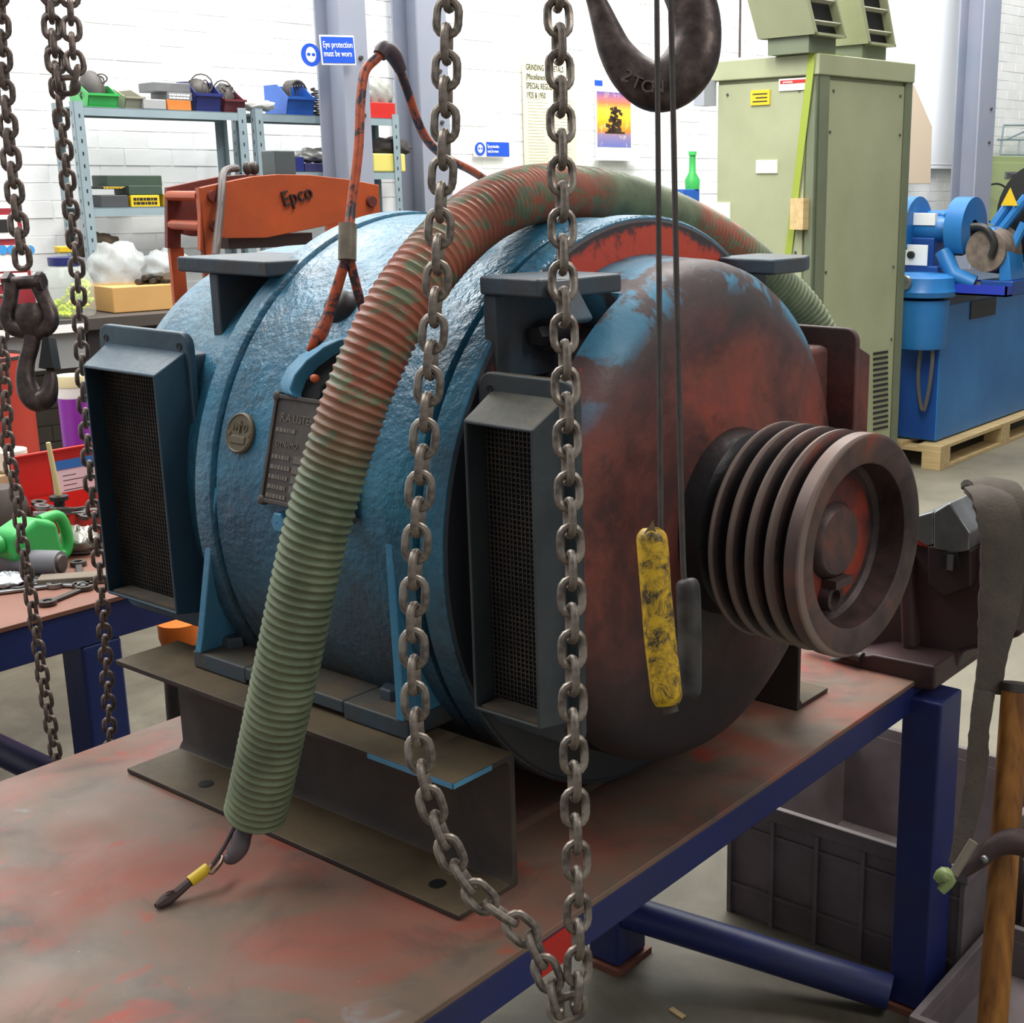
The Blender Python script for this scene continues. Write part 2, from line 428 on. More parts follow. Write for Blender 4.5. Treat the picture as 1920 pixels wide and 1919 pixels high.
YELLOW = Mat('yellow_tape', .45); YELLOW.col(YELLOW.ramp(YELLOW.noise(48, 6, .75, .5), [(.40, '3a2f22'), (.48, 'a8861e'), (.56, 'd3a81c'), (.8, 'dfb62a')])); YELLOW = YELLOW.m
REDVISE = simple('dark_red_vise_paint', '46282a', .5, 0, '3a2b2b', 8, .5, .2, 50)
CLOTH = simple('grey_cloth_strap', '5a5147', .9, 0, '473f38', 20, .5, .4, 150)
GBRT = simple('green_plastic', '2d9a48', .4, 0, '3cab52', 8, .4)
BLUEP = simple('blue_plastic', '1d4f9e', .4, 0, '2c60b4', 8, .4)
YEL = simple('yellow_plastic', 'd8b41e', .45)
NAVYP = simple('navy_plastic', '232a66', .4)
MAROON = simple('maroon_plastic', '5e2630', .45)
CLEARP = simple('milky_plastic', 'b9bab4', .35, 0, 'a8a9a2', 10, .4)
CARD = simple('cardboard', 'b98d52', .8, 0, 'c49a5e', 5, .4)
WTOP = simple('dark_worktop', '4a423c', .6, 0, '3a3532', 5, .4)
OLIVE = simple('dark_green_case', '2f4234', .6, 0, '394b3c', 8, .4)
TANGLE = simple('tangled_wire_grey', '55504c', .6, .2, '3c3835', 20, .4)
def glass(name, c, a=.35, rough=.1):
    m = Mat(name, rough); m.col(c); m.b.inputs['Alpha'].default_value = a; return m.m
JAR = glass('clear_jar_plastic', 'dfe6e0', .28, .08)
BAG = glass('crumpled_clear_plastic', 'c9cfcf', .45, .25)

T = 0.72; YC = 1.571; ZC = 1.174

# ================================================================== THE ROOM
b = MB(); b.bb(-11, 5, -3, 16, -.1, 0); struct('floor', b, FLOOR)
WN = 6.0
b = MB(); b.bb(-2, 16, WN, WN + .25, 0, 5.2)
wall = struct('wall_back', b, WALL); setmat(wall, (0, 0, 0), BAZ)
BL, BH = .225, .075
bb_ = MB(); bb_.box((0, 0, 0), (BL - .006, .012, BH - .006)); bme_w = mesh('brick', bb_, WALL); bme_g = mesh('brick', bb_, GREYBRICK)
cand = []
for r in range(4, 42):
    z = (r + .5) * BH
    for k in range(4, 50):
        wv = (k + (.5 if r % 2 else 0)) * BL
        if z < 1.08:
            if 1.6 < wv < 3.3: cand.append((0, wv, z, True))
        elif 1.7 < wv < 10.8: cand.append((wv, wv, z, False))
cand.sort()
rest = MB()
for i, (q, wv, z, g) in enumerate(cand):
    dy = random.uniform(-.0015, .0015)
    if i < 290:
        o = bpy.data.objects.new('brick', bme_g if g else bme_w); COL.objects.link(o); o.parent = wall
        o.location = (wv, WN + (0 if g else .003) + dy, z); o.rotation_euler = (random.uniform(-.01, .01), 0, random.uniform(-.008, .008))
    else: rest.box((wv, WN + .003 + dy, z), (BL - .006, .012, BH - .006))
o = obj('brick', rest, WALL, wall); o['kind'] = 'stuff'
b = MB(); b.bb(1.5, 3.4, WN - .002, WN + .004, .3, 1.08); o = obj('grey_dado', b, simple('grey_dado_paint', '7a7b79', .7), wall); o['kind'] = 'structure'
# smooth white board to the right of the cabinet
w0, z0 = bw(1690, 308, 5.97); w1, _ = bw(1812, 300, 5.97)
b = MB(); b.bb(7.2, w1, 5.95, 5.985, z0, 4.2); b.bb(7.2, w1, 5.94, 5.985, z0 - .03, z0 - .005)
o = obj('white_wall_panel', b, simple('white_board', 'eef1f4', .5), wall); o['kind'] = 'structure'
def column(px0, px1, py, n, nm, label):
    w0, _ = bw(px0, py, n); w1, _ = bw(px1, py, n)
    t = thing('steel_column', label, 'column', bm3(w0, n, 0), BAZ)
    W_, D_ = w1 - w0, .22
    b = MB(); b.bb(0, W_, 0, .014, 0, 5); obj('flange', b, COLM, t)
    b = MB(); b.bb(0, W_, D_ - .014, D_, 0, 5); obj('flange', b, COLM, t)
    b = MB(); b.bb(W_ / 2 - .006, W_ / 2 + .006, .014, D_ - .014, 0, 5); obj('web', b, COLM, t)
    b = MB(); b.bb(-.05, W_ + .05, -.05, D_ + .05, 0, .02); obj('base_plate', b, COLM, t)
    for zz in (1.35, 1.95, 2.2):
        b = MB(); b.hexa((W_ * .7, 0, zz), 'y', .011, -.012); obj('bolt', b, DARKSTEEL, t)
    return t, w0, w1
column(641, 688, 80, 5.35, 0, 'grey steel column in front of the shelving, behind the blue eye protection sign')
column(784, 838, 80, 5.7, 0, 'grey steel column between the shelving and the paper notice')
column(1843, 1874, 80, 5.55, 0, 'grey steel column right of the green cabinet')
# signs
ch = hx('1f4fc0')
def sign_pictogram(t, cx, cz, r, y):
    b = MB(); b.lathe([(y, .0001), (y - .002, r), (y, r)], (cx, 0, cz), 'y', 28); obj('blue_disc', b, SIGNB, t)
    b = MB(); b.ell((cx, y - .002, cz + r * .02), (r * .52, .0015, r * .66), 18, 10); obj('head_symbol', b, WHITE, t)
    b = MB()
    for s in (-1, 1): b.ell((cx + s * r * .24, y - .0035, cz + r * .05), (r * .2, .0012, r * .15), 12, 8)
    obj('goggle_symbol', b, SIGNB, t)
w0, zt = bw(601, 72, 5.3); w1, zb = bw(668, 126, 5.3)
t = thing('safety_sign', 'blue eye protection sign on the grey column, hung slightly tilted', 'sign', bm3(w0, 5.3, zb), BAZ)
wd, hh = w1 - w0, bw(601, 72, 5.3)[1] - bw(601, 128, 5.3)[1]
TR = Matrix.Rotation(.05, 4, 'Y').inverted()
b = MB(); b.box((wd / 2, 0, hh / 2), (wd, .003, hh), TR); obj('backing', b, WHITE, t)
b = MB(); b.box((wd / 2, -.003, hh / 2), (wd * .94, .002, hh * .88), TR); obj('blue_panel', b, SIGNB, t)
RX = Matrix.Rotation(PI / 2, 4, 'X')
text('lettering', 'Eye protection\nmust be worn', hh * .30, WHITE, t, TR @ Matrix.Translation((wd * .06, -.005, hh * .58)) @ RX, sx=.68)
w0, zt = bw(568, 80, 5.32); w1, zb = bw(597, 126, 5.32)
t = thing('safety_sign', 'round blue goggles sign at the left edge of the column', 'sign', bm3(w0, 5.32, zb), BAZ)
sign_pictogram(t, (w1 - w0) / 2, (zt - zb) / 2, (zt - zb) / 2, 0)
w0, zt = bw(887, 264, 5.97); w1, zb = bw(955, 295, 5.97)
t = thing('safety_sign', 'small blue and white eye protection sign on the white brick wall', 'sign', bm3(w0, 5.97, zb), BAZ)
wd, hh = w1 - w0, zt - zb
b = MB(); b.bb(0, wd, -.002, 0, 0, hh); obj('backing', b, WHITE, t)
b = MB(); b.bb(wd * .35, wd * .99, -.005, -.002, hh * .05, hh * .95); obj('blue_panel', b, SIGNB, t)
sign_pictogram(t, wd * .17, hh * .5, hh * .42, -.004)
text('lettering', 'Eye protection\nmust be worn', hh * .31, WHITE, t, Matrix.Translation((wd * .37, -.007, hh * .57)) @ RX, sx=.52)
# notice and calendar
PAPER = simple('yellowed_paper', 'd2cca6', .7, 0, 'dcd8bd', 2, .4)
w0, zt = bw(978, 100, 5.97); w1, zb = bw(1082, 345, 5.97)
t = thing('wall_notice', 'tall yellowed regulations notice behind the right hoist chain', 'notice', bm3(w0, 5.97, zb), BAZ)
wd, hh = w1 - w0, zt - zb
b = MB(); b.bb(0, wd, -.003, 0, 0, hh); obj('sheet', b, PAPER, t)
for k, (sx_, s_) in enumerate([(.8, 'GRINDING OF METALS'), (.8, '(Miscellaneous Industries)'), (.8, 'SPECIAL REGULATIONS'), (.8, '1925 & 1950')]):
    text('lettering', s_, .046, BLACKP, t, Matrix.Translation((wd * .06, -.004, hh * .95 - .05 * (k + 1))) @ RX, sx=.60)
b = MB()
for k in range(26):
    for cidx in range(2):
        b.bb(wd * (.08 + .46 * cidx), wd * (.08 + .46 * cidx) + wd * random.uniform(.3, .38), -.0045, -.003, hh * (.66 - .024 * k), hh * (.66 - .024 * k) + .004)
o = obj('small_print', b, simple('faint_print', 'cfcbb0', .7), t); o['kind'] = 'stuff'
w0, zt = bw(1115, 150, 5.97); w1, zb = bw(1182, 298, 5.97)
t = thing('wall_calendar', 'wall calendar with a sunset photograph under the big crane hook', 'calendar', bm3(w0, 5.97, zb), BAZ)
wd, hh = w1 - w0, zt - zb
b = MB(); b.bb(0, wd * 1.06, -.004, 0, 0, hh); obj('sheet', b, WHITE, t)
SUN = Mat('sunset_print', .4)
zc = SUN.rng(SUN.sep(2), hh * .15, hh * .86)
c = SUN.ramp(zc, [(0, '5f6aa8'), (.22, '8a7a9a'), (.28, 'c07a30'), (.42, 'f0a020'), (.62, 'ffd23a'), (.8, 'd87a50'), (1.0, '6a5aa0')])
SUN.col(SUN.mix(SUN.ramp(SUN.noise(14, 4, .6), [(.55, 0.0), (.7, .5)]), c, 'ffe79a'))
b = MB(); b.bb(wd * .04, wd * 1.0, -.006, -.004, hh * .15, hh * .86); obj('sunset_picture', b, SUN.m, t)
b = MB(); rr_ = random.Random(21)
for k in range(26):
    fx = rr_.gauss(.5, .10); fz = rr_.uniform(.36, .66); sz = .055 * (1 - abs(fz - .45) * 1.6)
    b.box((wd * fx, -.0065, hh * fz), (wd * sz * 2.4, .001, hh * sz * .9), R=Matrix.Rotation(rr_.uniform(-.7, .7), 3, 'Y'))
b.bb(wd * .26, wd * .82, -.007, -.006, hh * .325, hh * .35); b.bb(wd * .36, wd * .72, -.007, -.006, hh * .34, hh * .40)
obj('dark_silhouette', b, simple('dark_print', '3a2a1c', .5), t)
b = MB(); b.bb(-wd * .02, wd * .2, -.006, -.004, hh * .93, hh * 1.0); obj('blue_mark', b, SIGNB, t)
b = MB(); b.bb(-wd * .1, wd * 1.3, -.03, 0, -.012, 0); obj('ledge', b, WHITE, t)
b = MB()
for (p0, p1) in (((1585, 0), (1600, 440)), ):
    pass
w0, z1 = bw(1388, 0, 5.96); _, z0 = bw(1388, 108, 5.96)
b = MB(); b.tube([(w0, 5.96, z0), (w0 + .004, 5.96, z1 + .8)], .008, 8)
o = tag(obj('conduit', b, DARKSTEEL), 'thin dark conduit on the wall left of the green cabinet', 'pipe'); setmat(o, (0, 0, 0), BAZ)

# ================================================================== SHELVING
SN0, SN1 = 5.62, 5.84
zs1 = bw(170, 200, SN0)[1]; zs2 = bw(230, 389, SN0)[1]; zs3 = bw(600, 322, SN0)[1]
def shelving(label, px0, px1, zs, zlow):
    w0 = bw(px0, 300, SN0)[0]; w1 = bw(px1, 300, SN0)[0]
    t = thing('shelving_unit', label, 'shelving', bm3(w0, SN0, zlow), BAZ, 'slotted steel shelving units')
    L = w1 - w0; D = SN1 - SN0
    for (x, y, sx, sy) in ((0, 0, 1, 1), (L, 0, -1, 1), (0, D, 1, -1), (L, D, -1, -1)):
        b = MB(); b.bb(x, x + sx * .04, y, y + sy * .003, 0, zs1 - zlow + .02); b.bb(x, x + sx * .003, y, y + sy * .04, 0, zs1 - zlow + .02)
        o = obj('post', b, SHELF, t)
        h = MB()
        for k in range(int((zs1 - zlow) / .05)):
            h.bb(x + sx * .018, x + sx * .024, y - sy * .0006, y, k * .05 + .02, k * .05 + .035)
            h.bb(x - sx * .0006, x, y + sy * .02, y + sy * .026, k * .05 + .03, k * .05 + .045)
        hh_ = obj('slot_holes', h, BLACKP, o); hh_['kind'] = 'stuff'
    for z in zs:
        b = MB(); b.bb(.003, L - .003, .003, D - .003, z - zlow - .004, z - zlow); b.bb(0.003, L - .003, 0.003, .007, z - zlow - .035, z - zlow); b.bb(.003, L - .003, D - .007, D - .003, z - zlow - .035, z - zlow)
        obj('shelf', b, SHELF, t)
    return w0, w1
ZW = bw(200, 580, 5.5)[1]
print('shelf z', zs1, zs2, zs3, 'worktop', ZW)
shelving('grey steel shelving unit at the far left with green bin on top', 148, 468, [zs1, zs2], ZW)
shelving('grey steel shelving unit partly behind the two columns', 484, 752, [zs1, zs3, zs3 - .42], ZW)

def itembox(name, label, cat, px0, px1, pyt, zb, n, depth, m, group=None, bevel=.004, lid=None, txt=None, tcol=None, rz=0):
    w0 = bw(px0, pyt, n)[0]; w1 = bw(px1, pyt, n)[0]; zt_ = bw((px0 + px1) / 2, pyt, n)[1]
    t = thing(name, label, cat, bm3(w0, n, zb), BAZ + rz, group)
    L, h = w1 - w0, zt_ - zb
    hl = h * .75 if lid else h
    b = MB(); b.bb(0, L, 0, depth, 0, hl); obj('body', b, m, t, bevel)
    if lid:
        b = MB(); b.bb(-.003, L + .003, -.003, depth + .003, hl, h); obj('lid', b, lid, t, bevel)
        b = MB(); b.bb(L * .42, L * .58, -.008, -.003, hl * .82, hl * 1.05); obj('latch', b, DARKSTEEL, t)
    if txt:
        b = MB(); rb = random.Random(len(label))
        for r_ in range(2):
            x = L * .08
            while x < L * .8:
                q = rb.uniform(.05, .14) * L; b.bb(x, x + q, -.0015, 0, h * (.55 - .35 * r_), h * (.78 - .35 * r_)); x += q + L * .025
        o = obj('faint_print', b, tcol or WHITE, t); o['kind'] = 'stuff'
    return t
def binbox(label, px0, px1, pyt, zb, n, m, fill=None, group='open storage bins', depth=.24, fillh=.07, wav=True):
    w0 = bw(px0, pyt, n)[0]; w1 = bw(px1, pyt, n)[0]; zt_ = bw((px0 + px1) / 2, pyt, n)[1]
    t = thing('storage_bin', label, 'bin', bm3(w0, n, zb), BAZ, group)
    L, h = w1 - w0, max(zt_ - zb, .05); th = .004
    b = MB(); b.bb(0, L, 0, depth, 0, th); b.bb(0, L, depth - th, depth, 0, h)
    side = [(0.01, 0), (depth, 0), (depth, h), (depth * .42, h), (-.012, h * .55)]
    b.prism(side, 'x', 0, th); b.prism(side, 'x', L - th, L)
    b.prism([(0.01, 0), (.016, 0), (-.006, h * .55), (-.012, h * .55)], 'x', 0, L)
    obj('tray', b, m, t)
    b = MB(); b.bb(-.004, L + .004, -.02, -.008, h * .5, h * .6); obj('rim', b, m, t)
    if fill:
        f = MB(); rnd = random.Random(int(w0 * 1000))
        for k in range(16):
            cx, cy, cz = rnd.uniform(.25, .75) * L, rnd.uniform(.3, .75) * depth, h * .75 + rnd.uniform(0, fillh)
            r = rnd.uniform(.025, .05); a = rnd.uniform(0, 3); e = rnd.uniform(.2, 1)
            f.tube([(cx + r * math.cos(q) * math.cos(a), cy + r * math.cos(q) * math.sin(a) * .6, cz - fillh * .4 + r * e * math.sin(q)) for q in [k2 * PI / 6 for k2 in range(12)]], .0035, 5, closed=True)
        f.ell((L * .5, depth * .55, h * .7), (L * .42, depth * .36, fillh * .8 + h * .1), 14, 8)
        o = obj('tangled_contents', f, fill, t); o['kind'] = 'stuff'
    return t
n1 = SN0 + .03
binbox('bright green open bin full of tangled wire on the top shelf', 162, 218, 158, zs1, n1, GBRT, TANGLE, depth=.18, fillh=.10)
binbox('small empty grey-beige open bin on the top shelf', 232, 266, 166, zs1, n1, simple('beige_plastic', '8f8c7a', .5))
itembox('storage_case', 'light grey flat case on top of the grey stack, top shelf', 'case', 288, 356, 155, bw(300, 172, n1)[1], n1, .15, GREY)
itembox('storage_case', 'grey case with white lettering, middle of the stack', 'case', 313, 360, 173, bw(300, 187, n1)[1], n1, .16, GREY, txt='DRAPER', tcol=WHITE)
itembox('small_box', 'small pale grey box at the foot of the stack', 'box', 268, 311, 186, zs1, n1 - .02, .1, simple('pale_grey', '9a9b9b', .6))
itembox('small_box', 'orange cardboard box beside the small grey box', 'box', 313, 358, 187, zs1, n1, .12, simple('orange_card', 'c8702a', .6))
binbox('royal blue open bin with wire offcuts on the top shelf', 364, 411, 152, zs1, n1, NAVYP, TANGLE, fillh=.05, depth=.17)
binbox('maroon open bin with wire offcuts, right of the blue bin', 418, 456, 170, zs1, n1, MAROON, TANGLE, fillh=.07, depth=.17)
def blob(name, label, cat, px, py, n, rx, ry, rz_, m, seed=1, group=None, parts='folds', lift=0):
    w0, z0 = bw(px, py, n)
    t = thing(name, label, cat, bm3(w0, n, z0 - rz_ + lift), BAZ, group)
    rnd = random.Random(seed); b = MB()
    vs_ = []
    b.ell((0, 0, rz_), (rx, ry, rz_), 26, 16)
    nv = []
    for v in b.v:
        d = Vector(v) - Vector((0, 0, rz_)); q = 1 + .16 * math.sin(9 * d.x / rx + seed) * math.cos(7 * d.z / rz_ + seed * 2) + .06 * math.sin(13 * d.z / rz_ + 9 * d.x / rx)
        p = d * q + Vector((0, 0, rz_)); nv.append((p.x, p.y, max(p.z, 0)))
    b.v = nv; b.soft = True; obj(parts, b, m, t)
    return t
blob('plastic_bag', 'white crumpled bag lying across the joint of the two shelving units', 'bag', 480, 198, n1 + .05, .09, .07, .025, simple('white_bag', 'c9c9c4', .5), 3)
binbox('bright blue open bin with grey cable coils behind the eye protection sign', 536, 586, 158, zs1, n1, BLUEP, None, depth=.2)
w0, z0 = bw(553, 175, n1 + .1)
b = MB()
for k in range(5): b.tube([(.045 * math.cos(a) * (1 - k * .06), .02 * k - .03, .055 * math.sin(a)) for a in [q * PI / 8 for q in range(16)]], .006, 6, closed=True)
t = thing('cable_coil', 'grey cable coil standing in the bright blue bin', 'cable', bm3(w0, n1 + .1, z0), BAZ); obj('coil', b, TANGLE, t)
w0, z0 = bw(598, 180, n1 + .05)
b = MB(); b.tube([(.033 * math.cos(a), .033 * math.sin(a), a * .0034) for a in [q * PI / 8 for q in range(0, 90)]], .006, 6)
o = tag(obj('coil_spring', b, DARKSTEEL), 'black coil spring standing on the shelf left of the column', 'spring'); setmat(o, bm3(w0, n1 + .05, zs1 + .006), BAZ)
itembox('small_box', 'bright red box on the top shelf between the columns', 'box', 692, 741, 192, zs1, n1, .2, REDP, txt='')
blob('plastic_bag', 'grey bag standing behind the red box between the columns', 'bag', 706, 178, n1 + .1, .09, .05, .08, simple('grey_bag', '8c8d86', .5), 5, lift=0)
itembox('small_box', 'navy box with a white stripe on the middle shelf', 'box', 544, 570, 294, zs3, n1, .18, NAVYP, txt='')
itembox('small_box', 'dark purple box right of the navy box', 'box', 572, 622, 306, zs3, n1, .18, simple('purple_dark', '2e2a55', .5))
blob('plastic_bag', 'silvery bag lying on top of the navy boxes', 'bag', 588, 292, n1 + .09, .09, .06, .035, simple('silver_bag', 'b5b3ae', .3, .3), 8)
itembox('small_box', 'pale yellow plastic tub below the red box between the columns', 'tub', 699, 760, 288, zs3, n1 - .02, .2, simple('pale_yellow', 'cfc468', .5), bevel=.008)
blob('cloth_bundle', 'dark cloth bundle in the yellow tub', 'cloth', 728, 278, n1 + .07, .12, .08, .05, simple('dark_cloth', '35302f', .9), 12)
# lower shelf, left unit
itembox('small_box', 'black box with yellow markings on the lower shelf', 'box', 190, 237, 349, zs2 + .075, n1, .14, BLACKP, txt='SKF', tcol=YEL)
itembox('small_box', 'plain dark grey box under the yellow marked box', 'box', 188, 240, 366, zs2, n1, .14, simple('charcoal_box', '3f4042', .6))
itembox('storage_case', 'long dark green case on top of the stack, lower shelf', 'case', 199, 303, 329, bw(250, 350, n1)[1], n1 + .03, .15, OLIVE)
itembox('storage_case', 'shorter dark green case under the long one', 'case', 241, 304, 348, bw(250, 366, n1)[1], n1 + .005, .15, OLIVE)
itembox('small_box', 'yellow box with dark label under the green cases', 'box', 245, 299, 366, zs2, n1, .12, YEL, txt='CAT', tcol=BLACKP)
itembox('small_box', 'second yellow box, half hidden by the orange press', 'box', 308, 330, 364, zs2, n1, .12, YEL)
# worktop
w0 = bw(-60, 580, 5.2)[0]; w1 = bw(600, 560, 5.2)[0]
t = thing('workbench', 'dark long workbench under the shelving with a grey front board', 'workbench', bm3(w0, 5.2, 0), BAZ)
b = MB(); b.bb(0, w1 - w0, 0, .78, ZW - .05, ZW - .002); obj('worktop', b, WTOP, t, .003)
b = MB(); b.bb(0, bw(160, 590, 5.2)[0] - w0, -.01, .0, ZW - .05, ZW - .02); obj('white_edge_strip', b, WHITE, t)
b = MB(); b.bb(0, bw(160, 590, 5.2)[0] - w0, .02, .04, ZW - .19, ZW - .05); obj('front_board', b, simple('grey_board', '8e9192', .6), t)
b = MB(); b.bb(bw(165, 590, 5.2)[0] - w0, w1 - w0, .03, .05, ZW - .6, ZW - .05); obj('dark_panel', b, simple('dark_panel', '221f20', .7), t)
for x in (.02, w1 - w0 - .06):
    b = MB(); b.bb(x, x + .05, .06, .7, 0, ZW - .05); obj('leg', b, BLACKP, t)
# jar with ear plugs
n2 = 5.32
w0 = bw(131, 575, n2)[0]; r = (bw(178, 540, n2)[0] - bw(86, 540, n2)[0]) / 2
t = thing('plastic_jar', 'big clear jar half full of yellow-green ear plugs with blue lid', 'jar', bm3(w0, n2, ZW), BAZ)
H_ = bw(131, 482, n2)[1] - ZW
b = MB(); b.lathe([(0, .001), (0, r * .9), (.015, r), (H_ * .55, r), (H_ * .78, r * .8), (H_ * .86, r * .62), (H_ * .94, r * .6)], (0, 0, 0), 'z', 32); obj('jar_body', b, JAR, t)
b = MB(); b.lathe([(H_ * .86, .001), (H_ * .86, r * .66), (H_ * 1.0, r * .66), (H_ * 1.0, .001)], (0, 0, 0), 'z', 32); obj('lid', b, NAVYP, t)
b = MB(); rnd = random.Random(4)
for k in range(150):
    a, q = rnd.uniform(0, 6.28), rnd.uniform(0, 1) ** .5 * r * .86; zz = rnd.uniform(.01, H_ * .36) + .02 * q / r * math.cos(a)
    b.lathe([(-.012, .004), (-.01, .0075), (.008, .006), (.012, .002)], (0, 0, 0), 'z', 6, Matrix.Translation((q * math.cos(a), q * math.sin(a), max(zz + .04 * math.cos(a), .014))) @ Matrix.Rotation(rnd.uniform(0, 3), 4, 'X') @ Matrix.Rotation(rnd.uniform(0, 3), 4, 'Y'))
o = obj('ear_plugs', b, simple('hi_vis_foam', 'dcee1a', .6), t); o['kind'] = 'stuff'
itembox('small_box', 'small yellow pack on the jar beside the shelving post', 'box', 110, 146, 462, bw(128, 474, 5.36)[1], 5.36, .05, YEL)
itembox('cardboard_box', 'low brown cardboard box on the workbench', 'box', 209, 335, 536, ZW, 5.3, .3, CARD)
blob('plastic_bag', 'crumpled clear plastic bag on the workbench behind the post', 'bag', 222, 505, 5.5, .12, .10, .11, BAG, 2)
blob('plastic_bag', 'clear plastic parcel on the cardboard box', 'bag', 312, 500, 5.42, .09, .12, .07, BAG, 6)
blob('cloth_bundle', 'brown cloth bundle against the wall above the clear bag', 'cloth', 180, 462, 5.75, .1, .08, .06, simple('brown_cloth', '57493c', .9), 9)
b = MB()
for k in range(5): b.tube([(k * .03, 0, .012 + (k % 2) * .015), (k * .03 + .12, .1, .014 + (k % 2) * .015)], .012, 8)
o = tag(obj('metal_offcuts', b, DARKSTEEL), 'dark metal tube offcuts lying on the cardboard box', 'tubes'); setmat(o, bm3(bw(262, 535, 5.33)[0], 5.35, bw(262, 536, 5.3)[1]), BAZ)
# red notice board at the left
w0, zt = bw(-70, 392, 5.6); w1, zb = bw(60, 590, 5.6)
t = thing('notice_board', 'dark red board with safety notices at the left edge', 'board', bm3(w0, 5.6, zb), BAZ)
L, h = w1 - w0, zt - zb
b = MB(); b.prism([(0, 0), (L * 1.12, 0), (L, h * .9), (L * .94, h), (0, h)], 'y', 0, .02); obj('panel', b, simple('dark_red_board', '8e2430', .5), t)
b = MB(); b.bb(L * .5, L * .92, -.004, 0, h * .72, h * .94); b.bb(L * .2, L * 1.0, -.004, 0, h * .42, h * .66); b.bb(L * .2, L * 1.0, -.004, 0, h * .30, h * .40); obj('notice_sheet', b, WHITE, t)
b = MB()
for k in range(4):
    q = bw(6 + 17 * k, 469, 5.59); b.lathe([(-.007, .0001), (-.007, .019), (-.004, .019)], (q[0] - w0, 0, q[1] - zb), 'y', 16)
obj('blue_symbols', b, simple('pict_blue', '3d8fd0', .5), t)
b = MB(); b.bb(L * .45, L * .95, -.006, -.004, h * .32, h * .37); b.bb(L * .62, L * .95, -.006, -.004, h * .58, h * .64); obj('red_strips', b, simple('strip_red', 'd84a44', .5), t)
b = MB(); b.bb(L * .55, L * .75, -.006, -.004, h * .78, h * .9); b.bb(L * .8, L * .88, -.006, -.004, h * .76, h * .82); obj('black_print', b, BLACKP, t)
# red drum and white tub below the bench
w0 = bw(-20, 850, 4.9)[0]; w1 = bw(70, 850, 4.9)[0]; zb = bw(40, 850, 4.9)[1]; zt = bw(40, 665, 4.9)[1]
t = thing('red_drum', 'red steel drum below the workbench at the left edge', 'drum', bm3(w0, 4.9, 0), BAZ)
b = MB(); r = (w1 - w0); b.lathe([(0, .001), (0, r * .98), (.02, r), (zt * .5, r), (zt * .52, r * 1.02), (zt * .54, r), (zt * .97, r), (zt, r * .99), (zt, .001)], (0, 0, 0), 'z', 40); obj('drum_body', b, simple('drum_red', '9c2a20', .5, 0, 'a8341f', 3, .5), t)
b = MB(); b.lathe([(zt + .001, r * .93), (zt + .012, r * .95), (zt + .012, r), (zt + .001, r)], (0, 0, 0), 'z', 40); obj('rim', b, DARKSTEEL, t)
def bn(px, py, wv):                          # (out from camera, z) on a building plane w = const
    d = ray(px, py); p = CAM + d * (wv / d.dot(BW)); return p.dot(BN), p.z
def yz(px, py, y): p = at(px, py, 'y', y); return (p.x, p.z)
def ymap(pts, y): return [yz(a, c, y) for a, c in pts]
# ================================================================== GREEN CABINET
CW0, CW1, CN0, CN1, CH = 5.43, 6.25, 4.20, 4.90, 2.27
t = thing('heater_cabinet', 'tall sage-green sheet metal heater cabinet bound with a green strap', 'cabinet', bm3(CW0, CN0, 0), BAZ)
L, D = CW1 - CW0, CN1 - CN0
b = MB(); b.bb(.02, L - .02, .02, D - .02, .05, CH - .1); obj('body', b, GREEN, t, .003)
b = MB(); b.bb(-.012, L + .012, -.012, D + .012, CH - .1, CH); obj('top_cap', b, GREEN, t, .006)
b = MB(); b.bb(-.004, .09, -.004, .012, .05, CH - .1); b.bb(-.004, .012, -.004, .06, .05, CH - .1); obj('corner_post', b, GREEN2, t)
b = MB(); b.bb(L - .05, L + .004, -.004, .03, .05, CH - .1); obj('corner_post', b, GREEN2, t)
b = MB(); b.bb(.1, L - .06, .004, .021, .06, CH - .12); obj('front_panel', b, GREEN, t, .003)
b = MB(); b.bb(.004, .021, .08, D - .03, .06, CH - .12); obj('side_panel', b, GREEN, t, .003)
b = MB(); b.bb(.03, L - .03, .03, D - .03, 0, .05); obj('plinth', b, BLACKP, t)
for (x, z) in ((.13, 2.1), (L - .1, 2.1), (.11, 1.2), (L - .1, 1.2), (.11, 1.9), (L - .09, 1.9), (.11, .7), (L - .09, .8)):
    b = MB(); b.hexa((x, .004, z), 'y', .008, -.006); obj('screw', b, simple('screw_dark', '4a4a3c', .5), t)
for (n_, z) in ((.12, 2.1), (.4, 2.1), (.6, 2.1), (.12, 1.3)):
    b = MB(); b.hexa((.004, n_, z), 'x', .008, -.006); obj('screw', b, simple('screw_dark', '4a4a3c', .5), t)
def vent_slots(px0, px1, py0, py1, n):
    for k in range(n):
        py = py0 + (py1 - py0) * k / (n - 1)
        w0, z = bw(px0, py, CN0); w1, _ = bw(px1, py, CN0)
        b = MB(); b.bb(w0 - CW0, w1 - CW0, -.0005, .006, z - .007, z + .007)
        obj('vent_slot', b, BLACKP, t)
vent_slots(1638, 1665, 664, 806, 15); vent_slots(1600, 1624, 672, 806, 14)
